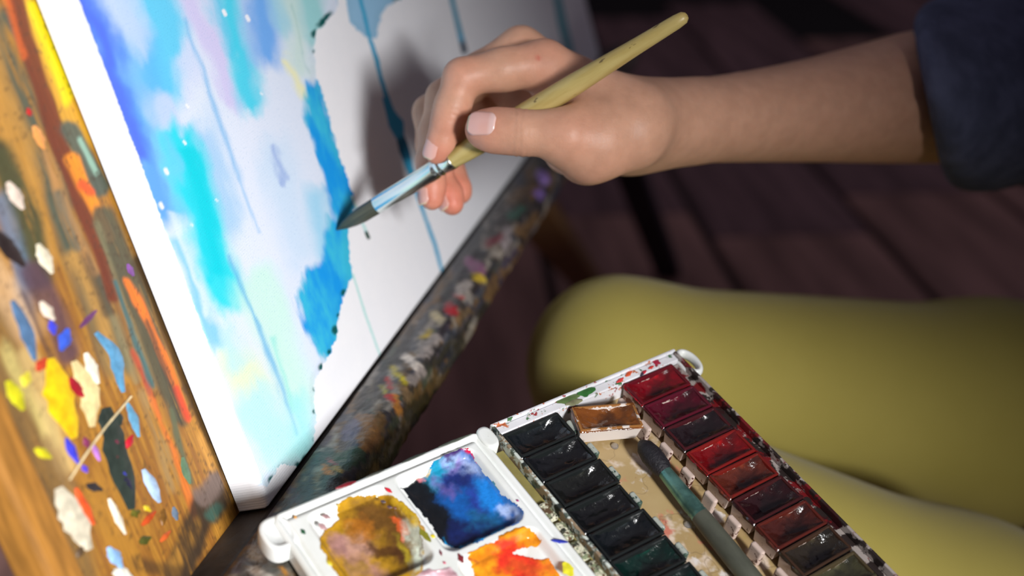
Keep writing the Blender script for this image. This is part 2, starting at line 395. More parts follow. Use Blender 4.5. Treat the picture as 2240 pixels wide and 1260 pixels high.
for pts, w, c in ((((886, 780), (914, 802)), 18, (206, 194, 182)), (((862, 806), (886, 838)), 14, (186, 168, 36)), (((846, 828), (852, 846)), 14, (168, 46, 46)), (((832, 846), (842, 856)), 10, (160, 150, 60)),
    (((978, 670), (992, 682)), 20, (172, 36, 44)), (((1030, 574), (1052, 592)), 26, (148, 96, 128)), (((1044, 604), (1056, 612)), 16, (192, 164, 48)), (((1070, 534), (1096, 520)), 18, (128, 36, 50)), (((1000, 640), (1006, 648)), 12, (176, 46, 50)),
    (((1184, 382), (1192, 396)), 24, (150, 120, 190)), (((1178, 420), (1184, 428)), 18, (128, 100, 170)), (((730, 1020), (780, 996)), 44, (42, 72, 50)), (((796, 928), (812, 966)), 52, (128, 88, 46)), (((700, 1010), (720, 990)), 26, (60, 84, 80)),
    (((720, 1004), (730, 1012)), 8, (196, 96, 100)), (((712, 1022), (720, 1034)), 12, (206, 120, 36)), (((730, 1024), (744, 1030)), 12, (180, 140, 40)), (((862, 872), (874, 902)), 18, (176, 116, 50)), (((848, 868), (854, 874)), 12, (190, 40, 40)), (((880, 850), (896, 870)), 20, (120, 96, 66)),
    (((1006, 636), (1024, 620)), 22, (170, 160, 152)), (((926, 770), (952, 742)), 26, (150, 140, 134)), (((922, 738), (938, 728)), 12, (172, 148, 50)), (((760, 950), (775, 930)), 30, (92, 88, 110)), (((950, 690), (962, 700)), 20, (190, 176, 140)), (((900, 830), (920, 815)), 24, (140, 130, 124)), (((1110, 500), (1104, 540)), 18, (150, 140, 140)), (((1120, 470), (1140, 460)), 20, (64, 100, 86)),
    (((560, 1210), (600, 1190)), 40, (120, 104, 84)), (((590, 1240), (640, 1230)), 46, (84, 80, 72)), (((616, 1244), (626, 1252)), 10, (190, 130, 50)), (((560, 1252), (580, 1262)), 26, (196, 188, 176)), (((640, 1200), (650, 1230)), 20, (50, 60, 52))):
    m_ = .92 * (1 - sstep(-2.5, 2.5, line_dist(jx, jy, pts, w))); cl = cl * (1 - m_[:, None]) + lin(c) * m_[:, None]
lme = mesh_arrays('tray_lip', Vl, Fl); add_color(lme, 'col', cl)
lip = link('tray_lip', lme, vcol_mat('lip_crust', 'col', .42, .0010, 220, var=.25, vscale=240), easel, label='rounded tray lip crusted with old paint of many colours')
# dabs of paint on the board
for pts, w, c in (
    (((214, 732), (250, 770), (268, 850)), 28, (92, 150, 188)), (((280, 886), (290, 910), (302, 950)), 20, (98, 154, 186)),
    (((236, 905), (252, 980), (284, 1098)), 56, (44, 54, 48)), (((226, 900), (228, 940)), 26, (46, 56, 50)), (((258, 905), (262, 925)), 20, (46, 56, 50)),
    (((112, 800), (130, 870), (156, 940)), 64, (236, 190, 18)), (((96, 790), (84, 806)), 26, (188, 62, 36)), (((156, 832), (178, 862)), 28, (160, 26, 40)),
    (((166, 800), (196, 860), (200, 920)), 46, (236, 212, 152)), (((190, 778), (212, 832)), 26, (242, 232, 212)),
    (((146, 726), (136, 760)), 30, (58, 92, 206)), (((112, 706), (118, 726)), 20, (62, 66, 196)), (((146, 962), (168, 1008)), 20, (62, 62, 200)), (((182, 1020), (188, 1030)), 14, (80, 60, 190)),
    (((176, 716), (208, 682)), 13, (112, 62, 112)), (((20, 840), (46, 888)), 34, (204, 198, 30)), (((80, 984), (106, 998)), 22, (204, 194, 30)),
    (((134, 1080), (160, 1130), (188, 1186)), 60, (216, 206, 182)), (((168, 1072), (184, 1106), (203, 1142)), 20, (228, 86, 38)), (((192, 1062), (218, 1070)), 20, (50, 46, 48)),
    (((240, 1094), (256, 1130), (272, 1164)), 17, (238, 228, 206)), (((316, 1032), (330, 1058), (346, 1092)), 26, (172, 198, 228)),
    (((240, 1202), (262, 1236)), 28, (142, 182, 226)), (((254, 1252), (280, 1262)), 34, (238, 234, 220)),
    (((278, 978), (288, 956)), 16, (192, 30, 48)), (((248, 964), (256, 970)), 16, (120, 40, 66)), (((252, 996), (256, 1004)), 10, (150, 34, 56)),
    (((204, 974), (216, 1004)), 14, (176, 116, 196)), (((186, 960), (192, 976)), 16, (130, 50, 90)), (((290, 1126), (300, 1120)), 20, (96, 92, 30)),
    (((312, 1148), (336, 1122)), 15, (190, 74, 30)), (((356, 1146), (358, 1118)), 14, (124, 84, 32)), (((308, 1186), (324, 1178)), 20, (84, 86, 34)),
    (((352, 1184), (370, 1164)), 12, (202, 92, 40)), (((380, 1112), (386, 1134)), 14, (96, 112, 130)), (((316, 1108), (326, 1116)), 13, (224, 196, 40)),
    (((400, 1004), (406, 1030), (414, 1054)), 17, (92, 120, 92)), (((20, 404), (32, 425), (46, 450)), 28, (226, 206, 190)), (((-4, 512), (20, 545), (46, 574)), 36, (44, 34, 34)),
    (((86, 540), (96, 562), (110, 590)), 30, (228, 218, 192)), (((30, 664), (56, 716), (74, 780)), 30, (84, 116, 152)), (((92, 664), (114, 694)), 24, (222, 206, 186)),
    (((268, 1042), (284, 1066)), 22, (36, 34, 60)), (((262, 1028), (276, 1044)), 10, (60, 60, 190)), (((66, 250), (62, 240)), 14, (196, 40, 40)), (((76, 280), (94, 320)), 24, (222, 150, 80)),
    (((280, 580), (290, 600)), 14, (120, 72, 140)), (((60, 820), (54, 840)), 26, (214, 200, 60)), (((172, 1216), (178, 1200)), 18, (90, 70, 50))):
    dab('paint_dab', CAN, board, pts, w, c, 0.0007, BZ)
dab('stray_bristle', CAN, board, ((152, 1050), (190, 990), (230, 935), (286, 868)), 4.5, (226, 206, 160), 0.0006, BZ + 0.0006, taper=.1)
# legs of the easel
leg_m = simple('leg_wood', (120, 84, 40), 0.6, .3, 12, stretch=(6, 6, 1))
def bar_mesh(name, a, b, wx_, wy_):
    a, b = np.array(a), np.array(b); ax = b - a; L = np.linalg.norm(ax)
    bm_ = bmesh.new(); box_bm(bm_, -wx_ / 2, wx_ / 2, -wy_ / 2, wy_ / 2, 0, L)
    q = Vector(ax).to_track_quat('Z', 'X'); bmesh.ops.transform(bm_, matrix=Matrix.Translation(Vector(a)) @ q.to_matrix().to_4x4(), verts=bm_.verts)
    return bm_mesh(name, bm_, .002, 1)
inv = CAN.mat().inverted()
def to_can(P): return np.array(inv @ Vector(P))
def floor_pt(px, py):
    d = dir2world(np.array([(px - CX) / F_PX, (py - CY) / F_PX, 1.0])); t = -CAM_H / d[2]; return np.array([0, 0, CAM_H]) + d * t
farE = CAN.world((CAN_L - 0.02, -0.02, -0.035)); nearE = CAN.world((-0.30, -0.02, -0.035))
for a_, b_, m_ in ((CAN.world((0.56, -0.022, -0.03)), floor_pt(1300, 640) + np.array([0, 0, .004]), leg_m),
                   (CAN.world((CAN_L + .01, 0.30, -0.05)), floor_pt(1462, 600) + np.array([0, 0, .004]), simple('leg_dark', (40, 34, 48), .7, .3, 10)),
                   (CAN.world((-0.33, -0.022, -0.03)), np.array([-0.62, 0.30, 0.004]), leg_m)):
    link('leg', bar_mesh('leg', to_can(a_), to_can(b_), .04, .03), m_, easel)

# ------------------------------------------------------------------ canvas with the watercolour
canvas = thing('canvas', 'white stretched canvas with a half-finished blue and turquoise watercolour', 'canvas', CAN)
us = np.r_[np.linspace(0, 0.30, 280), np.linspace(0.303, CAN_L, 130)]; vs = np.r_[np.linspace(0, 0.25, 460), np.linspace(.253, CAN_H_, 40)]
gu, gv = np.meshgrid(us, vs, indexing='ij')
RE = 0.0024                                                   # rounded cloth edge
def edge_drop(d): 
    t = np.clip(1 - d / RE, 0, 1); return RE * (1 - np.sqrt(np.maximum(0, 1 - t * t)))
ed = np.minimum(np.minimum(gu, CAN_L - gu), np.minimum(gv, CAN_H_ - gv))
Lc = np.stack([gu, gv, -edge_drop(ed)], -1).reshape(-1, 3)
x, y = proj(CAN.world(np.stack([gu.ravel(), gv.ravel(), np.zeros(gu.size)], 1)))
far = (y < -40)
al, ac = along(x, y)
n1 = fbm(ac / 60, al / 190, 101, 4) - .5; n2 = fbm(ac / 70, al / 170, 111, 4) - .5; n3 = fbm(ac / 14, al / 60, 121, 3) - .5
n4 = fbm(ac / 26, al / 70, 125, 4) - .5; n5 = fbm(ac / 24, al / 60, 127, 4) - .5
qx = x + 34 * n1 + 22 * n4 + 8 * n3; qy = y + 90 * n2 + 60 * n5 + 14 * n3
wash = np.tile(lin((222, 232, 249)), (len(x), 1))
def wstroke(pts, w, col, op, soft):
    global wash
    a = op * (1 - sstep(-soft, soft, line_dist(qx, qy, pts, w)))
    wash = wash * (1 - a[:, None]) + lin(col) * a[:, None]
for s_ in (
    (((140, -80), (238, 130), (318, 340), (362, 460)), 84, (92, 164, 246), .95, 34),
    (((150, -80), (214, 70), (262, 210), (300, 330)), 44, (86, 112, 242), .9, 24),
    (((310, -80), (354, 60), (352, 150)), 110, (84, 206, 246), .92, 34),
    (((300, 110), (332, 200), (345, 260)), 60, (96, 184, 246), .8, 30),
    (((252, -80), (272, 30), (296, 90)), 54, (190, 214, 252), .9, 26),
    (((398, 130), (414, 190)), 50, (212, 222, 250), .85, 22), (((352, 220), (384, 280)), 56, (196, 214, 250), .9, 22),
    (((386, -80), (428, 30), (470, 130), (508, 220)), 46, (212, 206, 244), .95, 18),
    (((440, -80), (478, 40), (500, 110)), 26, (86, 196, 240), .8, 16),
    (((490, -40), (516, 110), (550, 228)), 46, (62, 212, 240), .95, 20),
    (((560, -80), (568, 60), (580, 130)), 62, (92, 166, 242), .9, 28),
    (((610, -60), (622, 60)), 50, (120, 204, 234), .8, 24),
    (((440, 300), (472, 384), (500, 450)), 84, (164, 206, 246), .85, 34),
    (((530, 290), (560, 420), (600, 560)), 70, (226, 234, 250), .95, 28),
    (((384, 300), (418, 400), (456, 510), (504, 624)), 84, (34, 218, 236), .97, 22),
    (((404, 330), (440, 460), (476, 580)), 36, (6, 210, 226), .85, 16),
    (((360, 290), (386, 380)), 18, (120, 206, 246), .7, 12),
    (((398, 540), (440, 660), (480, 750)), 34, (104, 196, 238), .8, 16),
    (((380, 460), (420, 570), (450, 650)), 16, (222, 236, 250), .7, 9),
    (((600, 330), (630, 460), (660, 560)), 60, (204, 226, 248), .8, 30),
    (((628, -40), (646, 90), (660, 160)), 44, (206, 230, 224), .9, 22),
    (((624, 130), (650, 200), (668, 240)), 16, (238, 238, 192), .95, 9),
    (((668, -40), (690, 70)), 60, (150, 214, 216), .92, 20),
    (((690, 440), (712, 540)), 40, (150, 212, 242), .85, 24),
    (((560, 620), (610, 740), (650, 860)), 80, (202, 242, 228), .92, 34),
    (((510, 780), (556, 860)), 70, (224, 244, 200), .95, 30),
    (((496, 700), (520, 790)), 36, (178, 228, 240), .7, 20),
    (((560, 900), (620, 990)), 90, (184, 240, 240), .92, 36),
    (((650, 880), (660, 980)), 50, (160, 236, 236), .8, 26),
    (((602, 320), (616, 380), (622, 410)), 9, (150, 176, 228), .8, 6)): wstroke(*s_)
# thin run-down streaks
for pts, w, c, op, so in ((((402, 40), (450, 180), (496, 307), (567, 508)), 10, (84, 176, 234), .6, 6), (((500, 560), (560, 700), (610, 840), (650, 950)), 12, (84, 172, 224), .75, 6), (((595, 740), (640, 900)), 14, (120, 222, 214), .7, 9),
    (((640, 10), (676, 160)), 6, (120, 180, 170), .6, 4), (((420, 700), (470, 830)), 5, (170, 214, 240), .5, 4)):
    a = op * (1 - sstep(-so, so, line_dist(x + 16 * n3, y, pts, np.array([.4] + [1.0] * (len(pts) - 2) + [.2]) * w))) * (.6 + 1.2 * (n1 + .3)).clip(0, 1); wash = wash * (1 - a[:, None]) + lin(c) * a[:, None]
for p_, r_ in (((491, 28), 8), ((542, 40), 8), ((410, 232), 5), ((404, 312), 5), ((364, 375), 8), ((353, 450), 8), ((420, 492), 3), ((572, 205), 3), ((474, 438), 3)):
    a = 1 - sstep(-2, 2, line_dist(x, y, ((p_[0] - 2, p_[1] - r_ * .5), (p_[0] + 2, p_[1] + r_ * .5)), r_)); wash = wash * (1 - a[:, None]) + lin((246, 248, 255)) * a[:, None]
jag = 16 * (fbm(x / 11, y / 11, 131, 3) - .5) + 10 * (fbm(x / 30, y / 30, 141, 2) - .5)
main = [(-166, -900)] + [(173 + .3766 * q, q) for q in range(0, 1063, 59)] + [(584, 1066), (596, 1046), (612, 1018), (640, 1020), (660, 1026), (674, 1000), (685, 975), (690, 920),
        (688, 880), (690, 830), (706, 800), (724, 772), (734, 742), (740, 700), (756, 640), (772, 600), (764, 556), (760, 510), (778, 440), (752, 370), (728, 290), (706, 200), (690, 168), (690, 76), (736, 26), (744, -20), (700, -900)]
s1 = poly_dist(x, y, main)
patch2 = poly_dist(x, y, [(752, -900), (756, 0), (764, 46), (800, 82), (822, 82), (834, 30), (850, 10), (880, -4), (880, -900)])
left_edge = line_dist(x, y, ((-166, -900), (584, 1066)), 0)
s1 = np.maximum(s1, patch2) + jag * .55 * sstep(10, 50, left_edge) + 3 * n3
rimv = np.zeros(len(x))
for p_, r_ in (((712, 44), 26), ((690, 74), 12), ((735, 722), 13), ((706, 804), 12), ((690, 850), 8), ((672, 1006), 15), ((620, 1028), 16), ((752, 640), 9), ((872, 2), 14), ((690, 112), 8), ((656, 1020), 14), ((596, 1050), 12), ((742, 690), 7), ((690, 960), 8), ((688, 900), 6), ((722, 770), 8)):
    rimv = np.maximum(rimv, 1 - sstep(r_ * .5, r_ * 1.15, np.hypot(x - p_[0], y - p_[1])))
rimv = np.maximum(rimv, .07 * sstep(20, 60, left_edge))
wash[patch2 > -20] = wash[patch2 > -20] * 0 + lin((150, 196, 228))
s2 = np.maximum(poly_dist(x, y, [(670, 178), (702, 176), (722, 262), (750, 342), (786, 436), (776, 520), (738, 512), (716, 430), (690, 340), (668, 262)]),
                poly_dist(x, y, [(716, 470), (780, 500), (796, 600), (762, 690), (730, 795), (700, 772), (670, 714), (656, 650), (668, 600), (704, 566), (712, 520)])) + 22 * n3 + 16 * n4
# runs on the bare canvas
s3 = -line_dist(x + 6 * n3, y, ((780, -30), (812, 90), (842, 200), (866, 272), (884, 330), (905, 400), (925, 460), (950, 530), (970, 600)), (9, 9, 10, 16, 24, 11, 9, 9, 7))
s3 = np.maximum(s3, -line_dist(x, y, ((838, 215), (866, 272), (884, 330)), (4, 34, 6)) + 5 * n3)
s3 = np.maximum(s3, -line_dist(x, y, ((982, -30), (996, 30), (1016, 112)), (10, 11, 13)))
s3 = np.maximum(s3, -line_dist(x, y, ((1214, -30), (1232, 60), (1254, 140)), (16, 20, 16)))
s4 = np.maximum(-line_dist(x, y, ((770, 430), (790, 480), (806, 520)), (5, 6, 8)), -line_dist(x, y, ((772, 600), (800, 690), (836, 790)), (5, 6, 5)))
col_run = np.tile(lin((58, 166, 208)), (len(x), 1))
for p_, r_, c_ in (((1016, 108), 24, (30, 60, 84)), ((885, 325), 34, (20, 96, 128)), ((806, 518), 20, (0, 62, 44)), ((1240, 60), 120, (96, 172, 186)), ((1000, 30), 60, (78, 160, 190))):
    a = 1 - sstep(r_ * .5, r_, np.hypot(x - p_[0], y - p_[1])); col_run = col_run * (1 - a[:, None]) + lin(c_) * a[:, None]
a = 1 - sstep(0, 30, np.abs(s4) + 0 * x); a = ((s4 > -12) & (y < 506)) | ((s4 > -12) & (y > 560))
col_run[a] = lin((190, 226, 224))
s3 = np.maximum(s3, s4)
fields = np.stack([s1, s2, s3], 1) / 100.0
# cloth around the edges
Fc = [grid_faces(len(us), len(vs))]
nu_, nv_ = len(us), len(vs)
ring = np.r_[np.arange(nu_) * nv_, (nu_ - 1) * nv_ + np.arange(1, nv_), (np.arange(nu_ - 2, -1, -1)) * nv_ + nv_ - 1, np.arange(nv_ - 2, 0, -1)]
Vc = Lc; nR = len(ring); ring_prev = ring
zs = (-RE - 0.003, -CAN_T + .002, -CAN_T)
Vall = [Lc]; colw = [wash]; fl_ = [fields]; run = [col_run]; base_i = len(Lc)
for zz in zs:
    vv = Lc[ring].copy(); vv[:, 2] = zz
    Vall.append(vv); colw.append(wash[ring]); fl_.append(np.full((nR, 3), -.6)); run.append(col_run[ring])
    nxt = base_i + np.arange(nR); a_ = ring_prev; b_ = np.roll(ring_prev, -1); c_ = np.roll(nxt, -1); d_ = nxt
    Fc.append(np.stack([a_, d_, c_, b_], 1)); ring_prev = nxt; base_i += nR
cme = mesh_arrays('canvas_cloth', np.concatenate(Vall), np.concatenate(Fc))
add_color(cme, 'wash', np.concatenate(colw)); add_color(cme, 'fields', np.concatenate(fl_)); add_color(cme, 'run', np.concatenate(run)); add_color(cme, 'rim', np.repeat(np.r_[rimv, np.zeros(len(zs) * nR)][:, None], 3, 1))
m, nt, b = material('watercolour_on_canvas')
sep = nd(nt, 'ShaderNodeSeparateColor'); nt.links.new(attr(nt, 'fields').outputs['Color'], sep.inputs[0])
nA = noise(nt, 330, 4, .6); nB = noise(nt, 90, 3); nS = noise(nt, 60, 4, .6, stretch=(2.4, 1, 1)); nG = noise(nt, 900, 2)
s1n = math_n(nt, 'MULTIPLY_ADD', math_n(nt, 'SUBTRACT', nA, .5), .10, sep.outputs[0])
s2n = math_n(nt, 'MULTIPLY_ADD', math_n(nt, 'SUBTRACT', nS, .5), .30, sep.outputs[1])
s3n = math_n(nt, 'MULTIPLY_ADD', math_n(nt, 'SUBTRACT', nA, .5), .03, sep.outputs[2])
washc = attr(nt, 'wash').outputs['Color']
blue = mix(nt, mapr(nt, noise(nt, 26, 4, .6, stretch=(2.2, 1, 1)), .35, .65), c4((14, 152, 232)), c4((58, 190, 224)))
pc = mix(nt, mapr(nt, s2n, -.10, .10), washc, blue)
gran = mapr(nt, nG, .58, .72); pc = mix(nt, math_n(nt, 'MULTIPLY', gran, .22), pc, c4((60, 150, 205)))
rim = math_n(nt, 'MULTIPLY', mapr(nt, s1n, .0, .03), mapr(nt, s1n, .16, .08))
rimsel = attr(nt, 'rim').outputs['Fac']
pc = mix(nt, math_n(nt, 'MULTIPLY', rim, rimsel), pc, c4((0, 84, 82)))
white = mix(nt, nB, c4((243, 243, 246)), c4((236, 238, 243)))
out = mix(nt, mapr(nt, s1n, -.008, .012), white, pc)
out = mix(nt, mapr(nt, s3n, -.012, .014), out, attr(nt, 'run').outputs['Color'])
nt.links.new(out, b.inputs['Base Color'])
setp(b, Roughness=.72); b.inputs['Specular IOR Level'].default_value = .25
tc = nd(nt, 'ShaderNodeTexCoord'); w1 = nd(nt, 'ShaderNodeTexWave', _bands_direction='X'); w2 = nd(nt, 'ShaderNodeTexWave', _bands_direction='Y')
for w_ in (w1, w2): nt.links.new(tc.outputs['Object'], w_.inputs[0]); w_.inputs['Scale'].default_value = 260; w_.inputs['Distortion'].default_value = 1.2; w_.inputs['Detail Scale'].default_value = 2
bump(nt, b, math_n(nt, 'ADD', w1.outputs['Fac'], w2.outputs['Fac']), .25, .00035)
link('canvas_cloth', cme, m, canvas)
pine = simple('pine', (206, 176, 128), .6, .2, 20)
for bx_ in ((.006, .045, .006, CAN_H_ - .006), (CAN_L - .045, CAN_L - .006, .006, CAN_H_ - .006)):
    sb = bmesh.new(); box_bm(sb, bx_[0], bx_[1], bx_[2], bx_[3], -CAN_T + .0002, -.006)
    link('stretcher_bar', bm_mesh('stretcher_bar', sb), pine, canvas)

# ------------------------------------------------------------------ watercolour box: lid with mixing wells + tray
LEN = 0.208
paintbox = thing('watercolour_box', 'open white plastic watercolour box with mixing wells, resting by the yellow leggings', 'paint box', PAL)
plastic, nt, b = material('white_plastic')
pcn = noise(nt, 45, 4); nt.links.new(mix(nt, mapr(nt, pcn, .35, .75), c4((228, 231, 229)), c4((216, 219, 213))), b.inputs['Base Color'])
setp(b, Roughness=.28); b.inputs['Subsurface Weight'].default_value = .0; b.inputs['Subsurface Radius'].default_value = (.004, .004, .003)
b.inputs['Subsurface Scale'].default_value = .5
def stained_plastic(name, stains, amount, base=(226, 226, 222), scale=110):
    m, nt, b = material(name); c = c4(base)
    n0 = noise(nt, 30, 3); cur = mix(nt, mapr(nt, n0, .3, .7), c, tuple(lin(base) * .82) + (1,))
    for k, s_ in enumerate(stains):
        n_ = noise(nt, scale * (1 + .35 * k), 4, .6, rot=(.7 * k, .4 * k, 1.1 * k))
        cur = mix(nt, mapr(nt, n_, 1 - amount, 1 - amount + .06), cur, c4(s_))
    nt.links.new(cur, b.inputs['Base Color']); setp(b, Roughness=.35)
    return m
# the lid is one moulded sheet
LX0, LX1 = -0.108, -0.0065
wells = []
for r in range(4):
    wells.append((-0.0965, -0.0590, -0.0065 - .0475 * r, -0.0495 - .0475 * r)); wells.append((-0.0550, -0.0145, -0.0060 - .0475 * r, -0.0500 - .0475 * r))
def rrect(x, y, x0, x1, y0, y1, r):
    dx = np.abs(x - (x0 + x1) / 2) - (x1 - x0) / 2 + r; dy = np.abs(y - (y0 + y1) / 2) - (y1 - y0) / 2 + r
    return np.hypot(np.maximum(dx, 0), np.maximum(dy, 0)) + np.minimum(np.maximum(dx, dy), 0) - r
def lid_h(x, y):
    h = np.zeros_like(x)
    e = rrect(x, y, LX0, LX1, -LEN, 0, .004)
    h += -.0020 * np.exp(-((e + .0040) / .0011) ** 2)                    # shallow groove round the edge
    h += -.0012 * sstep(-.0012, 0, e)
    for w_ in wells:
        d = rrect(x, y, w_[0], w_[1], w_[3], w_[2], .0055)
        h += -.0046 * (1 - sstep(-.0030, .0002, d))
        h += -.0008 * (1 - sstep(-.010, -.003, d))
    return h
xs = np.linspace(LX0, LX1, 190); ys = np.linspace(-LEN, 0, 340)
gx, gy = np.meshgrid(xs, ys, indexing='ij')
top = np.stack([gx, gy, lid_h(gx, gy)], -1).reshape(-1, 3)
nxx, nyy = len(xs), len(ys)
ring = np.r_[np.arange(nxx) * nyy, (nxx - 1) * nyy + np.arange(1, nyy), (np.arange(nxx - 2, -1, -1)) * nyy + nyy - 1, np.arange(nyy - 2, 0, -1)]
Va = [top]; Fa = [grid_faces(nxx, nyy)]; prev = ring; bi = len(top)
# round the outline corners
def round_corner(P, x0, x1, y0, y1, r):
    cx = np.clip(P[:, 0], x0 + r, x1 - r); cy = np.clip(P[:, 1], y0 + r, y1 - r)
    d = np.hypot(P[:, 0] - cx, P[:, 1] - cy); k = np.where(d > r, r / np.maximum(d, 1e-9), 1)
    P[:, 0] = cx + (P[:, 0] - cx) * k; P[:, 1] = cy + (P[:, 1] - cy) * k
round_corner(top, LX0, LX1, -LEN, 0, .005)
for zz in (-.0025, -.0085):
    v_ = top[ring].copy(); v_[:, 2] = zz; Va.append(v_); nx_ = bi + np.arange(len(ring))
    Fa.append(np.stack([prev, nx_, np.roll(nx_, -1), np.roll(prev, -1)], 1)); prev = nx_; bi += len(ring)
lid = link('lid', mesh_arrays('lid', np.concatenate(Va), np.concatenate(Fa)), plastic, paintbox, label='white lid moulded with square mixing wells full of dried paint')
def tab(name, cx, cy, rx, ry, z0, z1, parent, mat, hole=True, rot=0):
    """rounded finger tab with a shallow dimple"""
    n, rings = 28, ((1.0, z0), (1.0, z1 - .0012), (.93, z1), (.72, z1), (.6, z1 - (.0014 if hole else 0)), (.02, z1 - (.0016 if hole else 0)))
    V = []; F = []
    for r, z in rings:
        for k in range(n):
            t = 2 * math.pi * k / n; px_ = math.copysign(abs(math.cos(t)) ** .75, math.cos(t)) * rx * r; py_ = math.copysign(abs(math.sin(t)) ** .75, math.sin(t)) * ry * r
            V.append((cx + px_ * math.cos(rot) - py_ * math.sin(rot), cy + px_ * math.sin(rot) + py_ * math.cos(rot), z))
    for i in range(len(rings) - 1):
        for k in range(n): F.append((i * n + k, i * n + (k + 1) % n, (i + 1) * n + (k + 1) % n, (i + 1) * n + k))
    return link(name, mesh_arrays(name, V, F), mat, parent)
tab('finger_tab', -0.1085, -0.0085, .0068, .0085, -.009, -.0006, lid, plastic)
tab('hinge_tab', -0.0055, -0.0062, .0036, .0062, -.006, .0012, lid, plastic, False)
# dried paint in the wells
def puddle(name, well, label, outline, paint, step=.00032, mat=None, thick=.00035):
    x0, x1, y1, y0 = well[0] - .004, well[1] + .004, well[2] + .004, well[3] - .004
    a_ = np.arange(x0, x1, step); b_ = np.arange(y0, y1, step); X, Y = np.meshgrid(a_, b_, indexing='ij')
    H = lid_h(X, Y); P = PAL.world(np.stack([X, Y, H], -1).reshape(-1, 3)); px_, py_ = proj(P)
    nz = fbm(px_ / 9, py_ / 9, 201, 3) - .5
    d = outline(px_, py_) + 7 * nz + 9 * (fbm(px_ / 24, py_ / 24, 207, 2) - .5)
    col = paint(px_, py_, d)
    rel = fbm(px_ / 10, py_ / 10, 211, 4)
    Z = H.ravel() + thick * sstep(-1, 5, d) * (.6 + .9 * rel) + .00005
    keep = (d > 0); F = grid_faces(len(a_), len(b_)); F = F[keep[F].all(1)]
    used = np.unique(F); mp = np.full(len(keep), -1); mp[used] = np.arange(len(used))
    V = np.stack([X.ravel(), Y.ravel(), Z], 1)[used]
    me = mesh_arrays(name, V, mp[F]); add_color(me, 'col', col[used])
    return link(name, me, mat or puddle_m, lid, label=label)
puddle_m = vcol_mat('dried_watercolour', 'col', .22, .0002, 350, var=.18, vscale=260, coat=.25)
def layer(x, y, base, strokes, seed):
    n_ = fbm(x / 22, y / 22, seed, 4) - .5; m_ = fbm(x / 22, y / 22, seed + 9, 4) - .5
    X, Y = x + 44 * n_, y + 44 * m_
    c = np.tile(lin(base), (len(x), 1))
    for pts, w, col, op, so in strokes:
        a_ = op * (1 - sstep(-so, so, line_dist(X, Y, pts, w))); c = c * (1 - a_[:, None]) + lin(col) * a_[:, None]
    return c
puddle('paint_puddle', wells[0], 'mustard, brown and mauve dried paint',
    lambda x, y: np.maximum(np.maximum(-line_dist(x, y, ((770, 1120), (850, 1100), (880, 1150), (870, 1230), (800, 1250), (735, 1190)), (66, 40, 80, 110, 120, 70)), poly_dist(x, y, [(752, 1110), (800, 1088), (856, 1098), (890, 1130), (926, 1180), (930, 1215), (880, 1262), (790, 1290), (740, 1235), (708, 1180), (712, 1155), (752, 1130)])), -1e3) ,
    lambda x, y, d: layer(x, y, (178, 134, 26), [(((800, 1130), (870, 1150), (880, 1200)), 80, (98, 66, 28), .95, 24), (((760, 1190), (790, 1200)), 52, (182, 140, 128), .85, 18), (((810, 1200), (870, 1215)), 30, (74, 44, 22), .9, 12),
        (((740, 1180), (760, 1230), (830, 1260)), 34, (168, 122, 120), .7, 14), (((780, 1150), (800, 1165)), 34, (176, 106, 30), .7, 14), (((866, 1146), (892, 1166)), 18, (206, 92, 44), .95, 4), (((880, 1190), (890, 1220)), 22, (168, 148, 40), .8, 10),
        (((900, 1150), (926, 1200), (910, 1240)), 30, (196, 206, 190), .9, 10), (((920, 1170), (928, 1215)), 7, (90, 60, 60), .7, 4), (((752, 1230), (800, 1250)), 20, (150, 116, 30), .7, 10), (((870, 1090), (905, 1140)), 20, (206, 170, 40), .7, 8)], 301))
puddle('paint_puddle', wells[1], 'ultramarine, black and violet dried paint',
    lambda x, y: poly_dist(x, y, [(876, 1068), (912, 1052), (930, 1042), (944, 1012), (970, 994), (1006, 978), (1026, 978), (1044, 1010), (1066, 1040), (1100, 1080), (1146, 1118), (1144, 1136), (1100, 1160), (1040, 1190), (986, 1204), (960, 1176), (920, 1122)]),
    lambda x, y, d: layer(x, y, (20, 84, 158), [(((930, 1060), (960, 1020)), 50, (28, 150, 184), .9, 16), (((990, 1010), (1040, 1030)), 34, (190, 206, 240), .6, 16), (((980, 1030), (1000, 1020)), 22, (130, 90, 180), .6, 12),
        (((870, 1074), (910, 1124), (960, 1184), (1010, 1186)), 84, (20, 24, 30), .98, 14), (((900, 1080), (950, 1140)), 74, (18, 22, 26), .97, 14), (((1000, 1170), (1060, 1164)), 44, (22, 36, 92), .8, 16), (((950, 1060), (985, 1075)), 22, (120, 90, 160), .55, 12),
        (((985, 1050), (1030, 1050)), 34, (30, 34, 100), .85, 12), (((1030, 1080), (1050, 1120)), 30, (42, 46, 140), .7, 12), (((1060, 1060), (1090, 1100)), 52, (30, 130, 216), .8, 18), (((1100, 1115), (1130, 1130)), 26, (190, 206, 240), .65, 10), (((1040, 1135), (1080, 1140)), 34, (30, 92, 120), .6, 12),
        (((1012, 984), (1030, 982), (1048, 1006)), 14, (206, 22, 54), .95, 4), (((975, 998), (1005, 984)), 14, (70, 36, 100), .9, 6), (((966, 1192), (990, 1206), (1060, 1182), (1110, 1156)), 10, (20, 140, 200), .9, 4), (((1148, 1122), (1150, 1128)), 12, (196, 40, 130), .9, 4),
        (((912, 1046), (934, 1036)), 12, (226, 196, 140), .9, 5), (((915, 1056), (922, 1052)), 12, (220, 130, 140), .8, 5), (((1062, 1020), (1096, 1066)), 9, (70, 150, 90), .7, 5)], 331))
